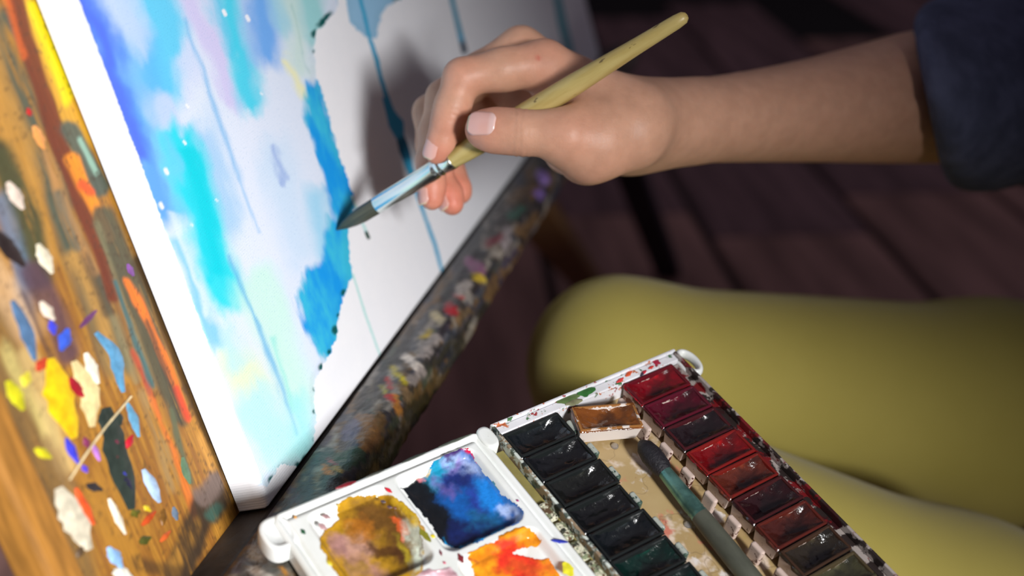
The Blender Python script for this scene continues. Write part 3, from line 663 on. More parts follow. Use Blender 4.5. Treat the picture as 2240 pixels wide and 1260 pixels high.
puddle('paint_puddle', (wells[3][0] - .004, wells[3][1] + .006, wells[3][2] + .004, wells[3][3]), 'orange and scarlet dried paint',
    lambda x, y: np.maximum(poly_dist(x, y, [(1020, 1210), (1060, 1194), (1130, 1158), (1160, 1160), (1186, 1182), (1176, 1198), (1130, 1200), (1120, 1212), (1170, 1222), (1200, 1224), (1230, 1262), (1300, 1360), (1120, 1380), (1040, 1280)]), -line_dist(x, y, ((1100, 1180), (1150, 1165)), 26)),
    lambda x, y, d: layer(x, y, (226, 146, 26), [(((1110, 1215), (1150, 1240), (1160, 1300)), 66, (216, 40, 34), .95, 16), (((1050, 1225), (1070, 1215)), 26, (180, 100, 20), .7, 10), (((1120, 1240), (1190, 1250)), 30, (220, 90, 40), .7, 14), (((1160, 1175), (1180, 1185)), 20, (206, 130, 30), .8, 8), (((1020, 1215), (1030, 1225)), 12, (130, 40, 40), .8, 5)], 361))
puddle('paint_puddle', wells[2], 'pale pink rinsed paint',
    lambda x, y: poly_dist(x, y, [(900, 1262), (940, 1244), (990, 1240), (1010, 1270), (1030, 1330), (960, 1400), (900, 1350)]),
    lambda x, y, d: layer(x, y, (216, 190, 196), [(((930, 1250), (1000, 1262)), 12, (150, 80, 90), .6, 7), (((960, 1280), (1000, 1300)), 40, (190, 120, 140), .6, 18)], 391))
for pts, w_, c_ in ((((844, 1068), (856, 1076)), 8, (206, 36, 56)), (((870, 1096), (902, 1136)), 7, (216, 160, 50)), (((915, 1154), (940, 1182)), 14, (130, 128, 36)), (((918, 1150), (928, 1160)), 10, (196, 150, 70)), (((944, 1172), (950, 1174)), 9, (226, 206, 40)), (((1208, 1182), (1240, 1186)), 9, (44, 56, 160)),
    (((1236, 1236), (1248, 1254)), 26, (228, 220, 50)), (((644, 1130), (648, 1132)), 7, (216, 150, 50)), (((660, 1160), (666, 1166)), 10, (40, 90, 60)), (((708, 1128), (720, 1132)), 11, (176, 140, 142)), (((700, 1148), (712, 1156)), 12, (206, 164, 166)), (((834, 1096), (842, 1098)), 7, (90, 74, 80)), (((848, 1108), (856, 1110)), 7, (90, 66, 70)), (((862, 1110), (866, 1112)), 6, (110, 70, 60)),
    (((716, 1228), (726, 1236)), 9, (216, 200, 60)), (((716, 1210), (718, 1214)), 6, (216, 180, 60)), (((738, 1104), (742, 1106)), 6, (226, 190, 70)), (((962, 1204), (966, 1214)), 6, (130, 70, 80)), (((970, 1230), (974, 1232)), 6, (190, 50, 90)), (((1130, 1094), (1134, 1096)), 5, (150, 40, 110)), (((1004, 1214), (1012, 1228)), 13, (120, 40, 46)), (((1150, 1196), (1170, 1194)), 0, (200, 180, 190))):
    if w_: dab('paint_fleck', PAL, lid, pts, w_, c_, .0003, .0001)
for pts, w_, c_ in ((((736, 1068), (776, 1054)), 9, (130, 30, 40)), (((800, 1044), (840, 1028)), 5, (60, 62, 54)), (((880, 1012), (930, 990)), 6, (50, 56, 48)), (((960, 978), (1030, 950)), 6, (70, 76, 66))):
    dab('paint_fleck', PAL, lid, pts, w_, c_, .0004, .0001)

# the tray half
W = 0.110; DEP = 0.0125; WT = 0.0016
bfloor, nt, b = material('stained_box_floor')
cur = mix(nt, mapr(nt, noise(nt, 25, 4), .3, .7), c4((180, 156, 112)), c4((164, 138, 94)))
for k, (c_, lo, sc) in enumerate((((214, 196, 178), .52, 40), ((196, 120, 100), .60, 55), ((150, 140, 60), .60, 48), ((214, 206, 200), .60, 70), ((110, 116, 80), .64, 60), ((140, 60, 60), .67, 120))):
    cur = mix(nt, mapr(nt, noise(nt, sc, 4, .6, rot=(.5 * k, .3, 1.3 * k)), lo, lo + .09), cur, c4(c_))
ring_ = noise(nt, 60, 2, .5, rot=(1, 2, 3)); cur = mix(nt, math_n(nt, 'MULTIPLY', math_n(nt, 'MULTIPLY', mapr(nt, ring_, .49, .5), mapr(nt, ring_, .515, .505)), .3), cur, c4((90, 70, 50)))
nt.links.new(cur, b.inputs['Base Color']); setp(b, Roughness=.3)
fb = bmesh.new(); box_bm(fb, WT, W - WT, -LEN + WT, -WT, -DEP - .0016, -DEP)
link('box_floor', bm_mesh('box_floor', fb), bfloor, paintbox, label='box floor stained beige, pink and olive by washed paint')
wall_far = stained_plastic('wall_splashed', ((70, 110, 70), (150, 40, 46), (190, 110, 70)), .40, (232, 232, 236), 150)
wall_dark = stained_plastic('wall_grimy', ((40, 46, 44), (80, 92, 84), (140, 120, 96)), .50, (206, 214, 206), 130)
wall_red = stained_plastic('wall_red', ((50, 20, 22), (110, 24, 28), (44, 36, 34)), .50, (168, 158, 152), 70)
def slab(name, b_, mat, parent, bev=.0005, **kw):
    q = bmesh.new(); box_bm(q, *b_); return link(name, bm_mesh(name, q, bev, 2), mat, parent, **kw)
slab('box_wall', (0, W, -WT, 0, -DEP - .0016, 0.0), wall_far, paintbox)
slab('box_wall', (0, WT, -LEN, -WT - .0001, -DEP - .0016, 0.0), wall_dark, paintbox)
slab('box_wall', (W - WT, W, -LEN, -WT - .0001, -DEP - .0016, 0.0), wall_red, paintbox)
slab('box_wall', (WT + .0001, W - WT - .0001, -LEN, -LEN + WT, -DEP - .0016, 0.0), wall_far, paintbox)
slab('inner_ledge', (WT + .0002, W - WT - .0002, -.0062, -WT - .0002, -DEP, -.0012), wall_far, paintbox)
slab('inner_ledge', (W - .0052, W - WT - .0002, -LEN + .004, -.0066, -DEP, -.0035), wall_red, paintbox)
slab('hinge_flange', (-.0062, -.0003, -LEN + .004, -.0120, -.0115, -.0045), simple('olive_plastic', (142, 132, 78), .35, .25, 60), paintbox, label='olive hinge flange between lid and tray')  # flange in an olive tone, darker than the white lid
grime = stained_plastic('hinge_grime', ((50, 52, 44), (90, 70, 50), (120, 130, 100)), .48, (214, 212, 186), 240)
for k in range(14):
    y0 = -.045 - .0112 * k
    slab('hinge_knuckle', (-.0058, -.0012, y0 - .0098, y0, -.0050, -.0020), grime, paintbox, .0012)
for pts, w_, c_ in ((((1410, 812), (1402, 822)), 7, (60, 50, 66)), (((1430, 790), (1442, 794)), 12, (150, 30, 56)), (((1420, 806), (1428, 802)), 7, (200, 60, 50)), (((1370, 822), (1380, 814)), 10, (216, 90, 50)), (((1310, 836), (1330, 826)), 8, (220, 140, 90)), (((1404, 818), (1412, 812)), 8, (196, 40, 60)),
    (((1268, 860), (1296, 852)), 22, (46, 100, 46)), (((1222, 878), (1262, 866)), 20, (84, 104, 60)), (((1276, 850), (1290, 842)), 10, (30, 44, 34)), (((1350, 836), (1362, 828)), 8, (206, 60, 60)), (((1240, 884), (1270, 876)), 14, (120, 120, 90))):
    dab('paint_fleck', PAL, paintbox, pts, w_, c_, .0004, -.0011)
# ring tab on the far corner
def torus_tab(name, cx, cy, rx, ry, r, z, parent, mat):
    V, F = [], []; n, m_ = 32, 10
    for i in range(n):
        t = 2 * math.pi * i / n
        for k in range(m_):
            a_ = 2 * math.pi * k / m_; rr = 1 + r * math.cos(a_) / rx
            V.append((cx + rx * rr * math.cos(t), cy + ry * (1 + r * math.cos(a_) / ry) * math.sin(t), z + 1.7 * r * math.sin(a_)))
    for i in range(n):
        for k in range(m_): F.append((i * m_ + k, ((i + 1) % n) * m_ + k, ((i + 1) % n) * m_ + (k + 1) % m_, i * m_ + (k + 1) % m_))
    return link(name, mesh_arrays(name, V, F), mat, parent)
torus_tab('ring_tab', .1135, -.0085, .0042, .0072, .0016, -.0042, paintbox, plastic)

# ------------------------------------------------------------------ paint pans
CW, CL_, CHh = 0.0306, 0.0146, 0.0098
def cup_mesh(name):
    bm_ = bmesh.new(); tp = .0012; w_, l_ = CW / 2, CL_ / 2
    o0 = [bm_.verts.new((sx * (w_ - tp), sy * (l_ - tp), 0)) for sx, sy in ((-1, -1), (1, -1), (1, 1), (-1, 1))]
    o1 = [bm_.verts.new((sx * w_, sy * l_, CHh)) for sx, sy in ((-1, -1), (1, -1), (1, 1), (-1, 1))]
    i1 = [bm_.verts.new((sx * (w_ - .0013), sy * (l_ - .0013), CHh)) for sx, sy in ((-1, -1), (1, -1), (1, 1), (-1, 1))]
    i0 = [bm_.verts.new((sx * (w_ - .0024), sy * (l_ - .0024), .0012)) for sx, sy in ((-1, -1), (1, -1), (1, 1), (-1, 1))]
    bm_.faces.new(o0[::-1]); bm_.faces.new(i0)
    for k in range(4):
        j_ = (k + 1) % 4
        bm_.faces.new((o0[k], o0[j_], o1[j_], o1[k])); bm_.faces.new((o1[k], o1[j_], i1[j_], i1[k])); bm_.faces.new((i1[k], i1[j_], i0[j_], i0[k]))
    return bm_mesh(name, bm_, .0004, 2, False)
cup_me = cup_mesh('cup')
def cup_mat(name, stain, top, side, base=(214, 204, 196)):
    """white plastic stained by its own paint, heaviest round the rim"""
    m, nt, b = material(name)
    tc = nd(nt, 'ShaderNodeTexCoord'); sp = nd(nt, 'ShaderNodeSeparateXYZ'); nt.links.new(tc.outputs['Generated'], sp.inputs[0])
    n_ = noise(nt, 140, 4, .6)
    v = math_n(nt, 'MULTIPLY_ADD', math_n(nt, 'SUBTRACT', n_, .5), 1.1, sp.outputs[2])
    f1 = mapr(nt, v, 1.0 - top, 1.06 - top)
    f2 = mapr(nt, n_, 1 - side, 1.05 - side)
    cur = mix(nt, math_n(nt, 'MAXIMUM', f1, f2), c4(base), c4(stain)); nt.links.new(cur, b.inputs['Base Color']); setp(b, Roughness=.35)
    return m
def cake_mesh(name, seed, dip):
    """paint caked over the rim, hollowed in the middle"""
    n_, m_ = 35, 23
    a_ = np.linspace(-1, 1, n_); b_ = np.linspace(-1, 1, m_); A, B = np.meshgrid(a_, b_, indexing='ij')
    nz = fbm(A * 2.4 + seed * 3.1, B * 1.7 + seed * 1.7, 400 + seed, 4) - .5; ny = fbm(A * 5 + seed, B * 4 - seed, 430 + seed, 3) - .5
    ed = np.maximum(np.abs(A), np.abs(B))
    z = CHh + .0002 - dip * (1 - np.abs(A) ** 3) * (1 - np.abs(B) ** 2.6) + .0026 * nz * (1 - .6 * ed ** 4) + .0010 * ny
    z = np.where(ed > .999, CHh - .0012 - .002 * np.abs(nz), np.maximum(z, CHh - .0060))
    X = A * (CW / 2 + .0003 + .0010 * ny * (ed > .93)); Y = B * (CL_ / 2 + .0003 + .0008 * nz * (ed > .93))
    return mesh_arrays(name, np.stack([X, Y, z], -1).reshape(-1, 3), grid_faces(n_, m_))
def cake_mat(name, c1, c2, rough=.24):
    m, nt, b = material(name); n_ = noise(nt, 95, 4, .6); q = noise(nt, 45, 3, rot=(1, 1, 0))
    cur = mix(nt, mapr(nt, n_, .48, .70), tuple(lin(c1) * .55) + (1,), tuple(lin(c2) * .85) + (1,)); cur = mix(nt, mapr(nt, q, .48, .60), cur, tuple(lin(c1) * .22 + .004) + (1,))
    nt.links.new(cur, b.inputs['Base Color']); setp(b, Roughness=rough); b.inputs['Coat Weight'].default_value = .6; b.inputs['Coat Roughness'].default_value = .12
    bump(nt, b, noise(nt, 170, 4), 1.0, .0011)
    return m
def pan(label, frame, c1, c2, stain, top, side, seed, dip, group, base=(214, 204, 196)):
    t = thing('paint_pan', label, 'paint pan', frame, group)
    me = cup_me.copy(); link('cup', me, cup_mat('cup_%d' % seed, stain, top, side, base), t)
    link('paint_cake', cake_mesh('paint_cake', seed, dip), cake_mat('cake_%d' % seed, c1, c2), t)
    return t
right_row = [((150, 14, 30), (196, 26, 40), (92, 14, 26), 'crimson paint pan in the far corner of the box'),
    ((96, 14, 36), (130, 26, 52), (84, 16, 34), 'dark carmine paint pan next to the far crimson one'),
    ((44, 30, 34), (66, 46, 48), (66, 20, 26), 'brown-black paint pan beside the tip of the brush in the box'),
    ((140, 14, 20), (196, 26, 28), (120, 24, 22), 'glossy bright red paint pan, fourth in the red row'),
    ((112, 48, 34), (140, 62, 42), (110, 26, 20), 'brick red paint pan with an oval worn spot'),
    ((52, 20, 24), (70, 30, 34), (60, 20, 22), 'dark maroon paint pan between the brick red and rust pans'),
    ((84, 34, 26), (120, 58, 42), (84, 30, 22), 'rust brown paint pan in the red row'),
    ((52, 44, 34), (80, 70, 50), (60, 40, 28), 'dark umber paint pan near the bottom right edge'),
    ((76, 74, 50), (104, 100, 72), (70, 60, 40), 'olive paint pan at the bottom of the red row'),
    ((60, 56, 40), (88, 84, 60), (60, 52, 36), 'dull brown paint pan, nearest of the red row')]
PZ = -.0111
for k, (c1, c2, st, lab) in enumerate(right_row):
    jx, jr = rng.normal(0, .0004), rng.normal(0, .012)
    pan(lab, PAL.inner((.0880 + jx, -.0140 - .0154 * k, PZ), jr), c1, c2, st, .34, .40 if k else .5, 10 + k, .0046, 'red and brown paint pans along the right wall', (206, 186, 176))
left_row = [((26, 32, 36), (44, 54, 58), 'black-green paint pan in the far left corner of the tray'), ((24, 26, 30), (56, 62, 64), 'charcoal paint pan with a wet bubble, second in the black row'),
    ((28, 30, 28), (50, 52, 46), 'soot black paint pan, third in the black row'), ((22, 24, 26), (44, 46, 48), 'black paint pan with a smooth hollow, fourth in its row'),
    ((20, 26, 30), (58, 64, 66), 'black paint pan with a grey sheen, fifth in its row'), ((10, 44, 38), (20, 76, 62), 'dark green paint pan, sixth in the black row'),
    ((8, 40, 36), (16, 66, 54), 'deep viridian paint pan at the bottom frame edge'), ((14, 50, 60), (24, 80, 90), 'dark teal paint pan nearest in the black row')]
for k, (c1, c2, lab) in enumerate(left_row):
    jx, jr = rng.normal(0, .0004), rng.normal(0, .012)
    pan(lab, PAL.inner((.0186 + jx, -.0140 - .0154 * k, PZ), jr), c1, c2, (24, 28, 28), .9, .62, 40 + k, .0050, 'black and green paint pans along the hinge wall', (150, 160, 150))
def clip_mesh():
    q = bmesh.new(); box_bm(q, -.0014, .0014, -.0037, .0037, 0, .0098); return bm_mesh('pan_clip', q, .0011, 3)
clip_me0 = clip_mesh()
for row, (cx_, mats_) in enumerate(((.0672, [stained_plastic('clip_red_%d' % k, ((120, 26, 26), (70, 26, 24)), a_, (206, 184, 172), 150) for k, a_ in enumerate((.38, .46, .42))]),
                                   (.0362, [stained_plastic('clip_dark_%d' % k, ((34, 40, 38), (60, 80, 70)), a_, (170, 176, 166), 150) for k, a_ in enumerate((.50, .58, .54))]))):
    for k in range(11 if row == 0 else 9):
        me = clip_me0.copy(); o = link('pan_clip', me, mats_[(k * 2 + k // 3) % 3], paintbox); o.location = (cx_, -.0152 - .0154 * k, -DEP); o.scale = (1, 1, .94 + .08 * ((k * 7) % 3) / 2)
lf = PAL.inner((.0515, -.0205, -.0095), -.36)
pan('loose ochre-brown paint pan lying askew above the box floor', lf, (150, 84, 30), (176, 108, 46), (150, 100, 50), .12, .30, 77, .0030, None)

# water drops
drop_m, nt, b = material('water'); setp(b, Roughness=.03, IOR=1.33); b.inputs['Transmission Weight'].default_value = .9; b.inputs['Base Color'].default_value = (.9, .9, .92, 1)
for px_, py_, lab in ((1345, 975, 'clear water drop below the loose ochre pan'), (1505, 1147, 'clear water drop beside the dark brush handle')):
    l = PAL.at(px_, py_, -DEP + .0006); bm_ = bmesh.new(); bmesh.ops.create_uvsphere(bm_, u_segments=20, v_segments=12, radius=.0018)
    for v in bm_.verts: v.co.z = max(v.co.z, -.0003) * .75
    me = bm_mesh('water_drop', bm_, smooth=True); o = link('water_drop', me, drop_m, None, label=lab, category='water drop', group='water drops in the box')
    o.matrix_world = PAL.inner((l[0], l[1], -DEP + .0003)).mat()

# ------------------------------------------------------------------ brushes
def axis_frame(a, b):
    a, b = np.array(a), np.array(b); x = b - a; L = np.linalg.norm(x); x = x / L
    z = np.array([0, 0, 1.0]); z = z - x * (x @ z); z /= np.linalg.norm(z); y = np.cross(z, x)
    return Frame(a, x, y, z), L
steel, nt, b = material('ferrule_metal'); setp(b, Metallic=1.0, Roughness=.24); b.inputs['Base Color'].default_value = c4((232, 240, 236))
hair, nt, b = material('brush_hair')
nt.links.new(mix(nt, noise(nt, 700, 3, stretch=(.05, 1, 1)), c4((30, 32, 28)), c4((92, 92, 74))), b.inputs['Base Color']); setp(b, Roughness=.4)
bump(nt, b, noise(nt, 1600, 2, stretch=(.02, 1, 1)), 1.0, .0004)
wood_h, nt, b = material('varnished_handle')
gr = noise(nt, 260, 4, stretch=(.12, 1, 1)); sp_ = noise(nt, 420, 2, stretch=(.35, 1, 1))
cur = mix(nt, mapr(nt, gr, .3, .7), c4((178, 154, 88)), c4((196, 176, 112))); cur = mix(nt, mapr(nt, sp_, .68, .74), cur, c4((110, 88, 46)))
nt.links.new(cur, b.inputs['Base Color']); setp(b, Roughness=.38)
BT, BE = U(735, 504, .6825), U(1504, 33, .602)
BF, BLn = axis_frame(BT, BE)
def bpar(px_):                                              # distance along the brush for a column of the picture
    ts = np.linspace(0, 1, 2001); P = BT + (BE - BT) * ts[:, None]; xx, _ = proj(P); return float(np.interp(px_, xx, ts)) * BLn
xb, xf1, xf2 = bpar(824), bpar(962), bpar(990)
brush = thing('paintbrush', 'round paintbrush with pale wooden handle held in the hand, tip on canvas', 'paintbrush', BF)
link('bristles', lathe('bristles', [(0, .00002), (.002, .0009), (.006, .0023), (.012, .0036), (.018, .0043), (xb - .002, .0044), (xb + .001, .0042)]), hair, brush)
def crimp(x0): return [(x0 - .0011, .0049), (x0 - .0004, .00455), (x0 + .0004, .00455), (x0 + .0011, .0049)]
link('ferrule', lathe('ferrule', [(xb, .0043), (xb + .0004, .0045), (xf1 - .004, .0050)] + crimp(xf1 - .0015) + crimp(xf1 + .0015) + [(xf2 - .0008, .00505), (xf2, .0050), (xf2, .0046)]), steel, brush)
hp = [(xf2 - .001, .0046), (xf2 + .001, .0048), (xf2 + .010, .0054), (xf2 + .022, .0058), (xf2 + .045, .0058), (xf2 + .075, .0053)]
hp += [(BLn - .03, .0040), (BLn - .006, .0034), (BLn - .002, .0029), (BLn - .0004, .0016), (BLn, .0001)]
link('handle', lathe('handle', hp), wood_h, brush)
# the brush lying in the box
def inbox(px_, py_, h): l = PAL.at(px_, py_, h); return PAL.world(l)
zb = -DEP + .0052
s0, s1_ = inbox(1399, 964, -.0040), inbox(1692, 1327, zb)
SF, SL = axis_frame(s0, s1_)
def spar(px_):
    ts = np.linspace(0, 1, 2001); P = s0 + (s1_ - s0) * ts[:, None]; xx, _ = proj(P); return float(np.interp(px_, xx, ts)) * SL
sbrush = thing('paintbrush', 'old paintbrush with dark handle lying among the pans in the box', 'paintbrush', SF)
a1, a2 = spar(1452), spar(1534)
link('bristles', lathe('bristles', [(0, .0002), (.001, .0018), (.004, .0040), (.009, .0050), (a1 - .002, .0046), (a1 + .001, .0034)]), simple('old_hair', (26, 24, 30), .6, .3, 500, bmp=.0006, bscale=900), sbrush)
link('ferrule', lathe('ferrule', [(a1, .0031), (a1 + .0004, .0033), (a2 - .006, .0041), (a2 - .005, .0038), (a2 - .004, .0041), (a2 - .003, .0038), (a2 - .002, .0041), (a2, .0041)]), simple('dull_ferrule', (104, 150, 140), .35, .4, 120, metallic=.75, bmp=.0002), sbrush)
link('handle', lathe('handle', [(a2 - .001, .0041), (a2 + .001, .0043), (a2 + .02, .0047), (SL - .004, .0046), (SL, .003)]), simple('worn_handle', (70, 72, 62), .5, .35, 90, stretch=(.4, 1, 1)), sbrush)

# ------------------------------------------------------------------ the painter (implicit surfaces polygonised with surface nets)
class Field:
    def __init__(s, lo, hi, h):
        s.lo = np.array(lo, float); s.h = h; s.n = np.ceil((np.array(hi) - s.lo) / h).astype(int) + 1
        s.ax = [s.lo[i] + h * np.arange(s.n[i]) for i in range(3)]
    def empty(s): return np.full(tuple(s.n), .05, np.float32)
    def sub(s, lo, hi):
        a = np.clip(np.floor((np.array(lo) - s.lo) / s.h).astype(int), 0, s.n - 1); b = np.clip(np.ceil((np.array(hi) - s.lo) / s.h).astype(int) + 1, 1, s.n)
        return tuple(slice(int(a[i]), int(b[i])) for i in range(3))
    def cone(s, arr, a, b, ra, rb, k, margin=.022, flat=None):
        """smooth-union a tapered capsule into arr; flat=(axis, factor) squashes it along an axis"""
        a, b = np.array(a, float), np.array(b, float); R = max(ra, rb) * (1 if flat is None else 1.7) + margin
        sl = s.sub(np.minimum(a, b) - R, np.maximum(a, b) + R)
        if any(q.stop <= q.start for q in sl): return
        X, Y, Z = np.meshgrid(*(s.ax[i][sl[i]].astype(np.float32) for i in range(3)), indexing='ij', sparse=True)
        ab = b - a; L2 = float(ab @ ab) + 1e-12
        t = np.clip(((X - a[0]) * ab[0] + (Y - a[1]) * ab[1] + (Z - a[2]) * ab[2]) / L2, 0, 1)
        dx, dy, dz = X - a[0] - t * ab[0], Y - a[1] - t * ab[1], Z - a[2] - t * ab[2]
        r2 = dx * dx + dy * dy + dz * dz
        if flat is not None:
            f, c = np.array(flat[0], float), flat[1]; f = f / np.linalg.norm(f)
            q = dx * f[0] + dy * f[1] + dz * f[2]; r2 = r2 + q * q * (c * c - 1)
        d = np.sqrt(r2) - (ra + (rb - ra) * t)
        old = arr[sl]
        if k <= 0: arr[sl] = np.minimum(old, d); return
        hh = np.clip(.5 + .5 * (old - d) / k, 0, 1); arr[sl] = old * (1 - hh) + d * hh - k * hh * (1 - hh)
def smin(a, b, k):
    h = np.clip(.5 + .5 * (a - b) / k, 0, 1); return a * (1 - h) + b * h - k * h * (1 - h)
def surface_nets(F, lo, h):
    ins = F < 0; nx, ny, nz = F.shape
    c = np.zeros((nx - 1, ny - 1, nz - 1), np.uint8); offs = [(i, j, k) for i in (0, 1) for j in (0, 1) for k in (0, 1)]
    for o in offs: c += ins[o[0]:nx - 1 + o[0], o[1]:ny - 1 + o[1], o[2]:nz - 1 + o[2]]
    act = (c > 0) & (c < 8); idx = np.argwhere(act); ids = np.full(act.shape, -1, np.int32); ids[act] = np.arange(len(idx))
    val = np.stack([F[idx[:, 0] + o[0], idx[:, 1] + o[1], idx[:, 2] + o[2]] for o in offs], 1).astype(np.float64)
    acc = np.zeros((len(idx), 3)); cnt = np.zeros(len(idx)); O = np.array(offs, float)
    for i in range(8):
        for j in range(i + 1, 8):
            if np.abs(O[i] - O[j]).sum() != 1: continue
            a, b = val[:, i], val[:, j]; m_ = (a < 0) != (b < 0); t = np.where(m_, a / np.where(m_, a - b, 1), 0)
            acc += (O[i] + (O[j] - O[i]) * t[:, None]) * m_[:, None]; cnt += m_
    V = (idx + acc / cnt[:, None]) * h + lo
    Fs = []
    for ax in range(3):
        sl0 = [slice(None)] * 3; sl1 = [slice(None)] * 3; sl0[ax] = slice(0, -1); sl1[ax] = slice(1, None)
        a, b = ins[tuple(sl0)], ins[tuple(sl1)]; e = np.argwhere(a != b); u, v = (ax + 1) % 3, (ax + 2) % 3
        ok = (e[:, u] > 0) & (e[:, v] > 0) & (e[:, u] < F.shape[u] - 1) & (e[:, v] < F.shape[v] - 1); e = e[ok]
        q = []
        for du, dv in ((-1, -1), (0, -1), (0, 0), (-1, 0)):
            k = e.copy(); k[:, u] += du; k[:, v] += dv; q.append(ids[k[:, 0], k[:, 1], k[:, 2]])
        q = np.stack(q, 1); fl = ~a[e[:, 0], e[:, 1], e[:, 2]]; q[fl] = q[fl][:, ::-1]; Fs.append(q)
    return V, np.concatenate(Fs)
def relax(V, F, n, lam=.5):
    e = np.concatenate([F[:, [0, 1]], F[:, [1, 2]], F[:, [2, 3]], F[:, [3, 0]]]); e = np.concatenate([e, e[:, ::-1]])
    deg = np.bincount(e[:, 0], minlength=len(V))
    for it in range(n):
        for l_ in (lam, -lam * 1.02):
            s_ = np.stack([np.bincount(e[:, 0], V[e[:, 1], k], len(V)) for k in range(3)], 1) / np.maximum(deg, 1)[:, None]
            V = V + (s_ - V) * l_
    return V

J = ucam
person = thing('person', 'painter in dark navy sweater and olive-yellow leggings reaching out to paint', 'person', Frame(np.array([.55, .85, 0.0]), np.array([1., 0, 0]), np.array([0, 1., 0]), np.array([0, 0, 1.])))
# --- hand and forearm (camera-aligned coordinates, metres)
fld = Field((-.062, -.170, .555), (.345, -.020, .93), .0012)
fing = fld.empty()
chains = {
 'index': ((1188, 140, .652, .0118), (1100, 152, .648, .0104), (1012, 170, .646, .0093), (990, 232, .646, .0086), (979, 268, .647, .0079), (966, 312, .649, .0071), (957, 334, .650, .0062)),
 'middle': ((1138, 104, .676, .0108), (1050, 158, .674, .0098), (972, 214, .673, .0090), (952, 290, .676, .0082), (944, 352, .678, .0076), (944, 408, .677, .0070), (945, 434, .676, .0061)),
 'ring': ((1120, 120, .699, .0104), (1020, 190, .698, .0095), (940, 246, .695, .0086), (944, 320, .695, .0079), (956, 372, .694, .0075), (982, 424, .690, .0069), (989, 446, .688, .0061)),
 'little': ((1130, 160, .720, .0094), (1050, 230, .718, .0084), (985, 290, .715, .0075), (982, 350, .713, .0070), (992, 386, .711, .0067), (1004, 412, .707, .0061), (1008, 424, .706, .0055)),
 'thumb': ((1300, 296, .638, .0165), (1236, 296, .629, .0128), (1196, 292, .6275, .0106), (1146, 291, .6275, .0103), (1108, 287, .6295, .0104), (1076, 285, .631, .0101), (1058, 283, .6325, .0090)),
}
for nm, ch in chains.items():
    one = fld.empty()
    for a_, b_ in zip(ch[:-1], ch[1:]): fld.cone(one, J(*a_[:3]), J(*b_[:3]), a_[3], b_[3], .004)
    fing = smin(fing, one, .0012)
palm = fld.empty()
for a_, b_, k_ in (
  ((1385, 262, .650, .0190), (1192, 146, .654, .0122), .008), ((1385, 262, .668, .0185), (1142, 112, .677, .0112), .010), ((1385, 268, .690, .0180), (1124, 128, .698, .0108), .010), ((1385, 276, .704, .0170), (1136, 172, .715, .0100), .010),
  ((1300, 250, .660, .0165), (1215, 190, .662, .0120), .008), ((1370, 292, .646, .0190), (1290, 312, .640, .0185), .010), ((1290, 314, .640, .0180), (1240, 304, .634, .0135), .008), ((1280, 344, .655, .0125), (1240, 330, .668, .012), .010), ((1360, 300, .69, .0190), (1230, 290, .705, .0140), .012),
  ((1272, 246, .640, .0085), (1240, 216, .652, .0085), .010), ((1300, 270, .70, .0180), (1120, 180, .704, .0130), .010), ((1260, 300, .690, .0150), (1150, 232, .700, .0120), .010),
  ((1385, 274, .688, .0185), (1500, 266, .700, .0175), .014)):
    fld.cone(palm, J(*a_[:3]), J(*b_[:3]), a_[3], b_[3], k_)
fore = fld.empty(); fx = np.linspace(1360, 2230, 22)
fp = [(q_, np.interp(q_, (1360, 1450, 1560, 1680, 1800, 1900, 2000, 2230), (274, 271, 262, 252, 239, 227, 213, 200)), np.interp(q_, (1360, 2230), (.664, .866)),
       np.interp(q_, (1360, 1450, 1560, 1680, 1800, 1900, 2000, 2230), (86, 85, 87, 96, 109, 123, 138, 150))) for q_ in fx]
for a_, b_ in zip(fp[:-1], fp[1:]): fld.cone(fore, J(*a_[:3]), J(*b_[:3]), a_[3] * a_[2] / F_PX - .0016, b_[3] * b_[2] / F_PX - .0016, .010, flat=((0, 0, 1), .80))
palm = smin(palm, fore, .012)
body = smin(palm, fing, .0055)
def world2cam(P):
    x, Y, Z = P[0], P[1], P[2] - CAM_H; return np.array([x, -SP * Y - CP * Z, CP * Y - SP * Z])
groove = fld.empty(); fld.cone(groove, world2cam(BT + (BE - BT) * .12), world2cam(BT + (BE - BT) * .8), .0063, .0063, 0)   # flesh gives way to the handle
body = -smin(-body, groove, .0012)
V, Fq = surface_nets(body, fld.lo, fld.h)
def largest(V, F):
    lab = np.arange(len(V)); e = np.concatenate([F[:, [0, 1]], F[:, [1, 2]], F[:, [2, 3]], F[:, [3, 0]]])
    while True:
        old = lab.copy(); m_ = np.minimum(lab[e[:, 0]], lab[e[:, 1]]); np.minimum.at(lab, e[:, 0], m_); np.minimum.at(lab, e[:, 1], m_); lab = lab[lab]; lab = lab[lab]
        if (lab == old).all(): break
    big = np.bincount(lab).argmax(); k = lab == big; mp = np.cumsum(k) - 1; F = F[k[F].all(1)]
    return V[k], mp[F]
V, Fq = largest(V, Fq); V = relax(V, Fq, 3)
# skin folds at the joints
def fold(c, axis, r, amp, wl):
    global V
    d_ = V - J(*c); ax_ = np.array(axis, float); ax_ /= np.linalg.norm(ax_); t_ = d_ @ ax_
    rad = d_ - t_[:, None] * ax_; ln = np.linalg.norm(rad, axis=1)[:, None] + 1e-9
    V = V + rad / ln * (amp * (np.cos(t_ * 2 * np.pi / wl) - .3) * np.exp(-(t_ / r) ** 2) * (ln[:, 0] < .014) * (rad[:, 2] < .002))[:, None]
th_ax = J(1236, 296, .629) - J(1108, 287, .6295)
fold((1140, 290, .6275), th_ax, .0045, -.00028, .0030)
fold((985, 250, .6465), J(966, 312, .649) - J(1012, 170, .646), .003, -.0002, .0028)
vx, vy = CX + F_PX * V[:, 0] / V[:, 2], CY + F_PX * V[:, 1] / V[:, 2]
skinc = np.tile(lin((203, 157, 131)), (len(V), 1))
red = np.zeros(len(V))
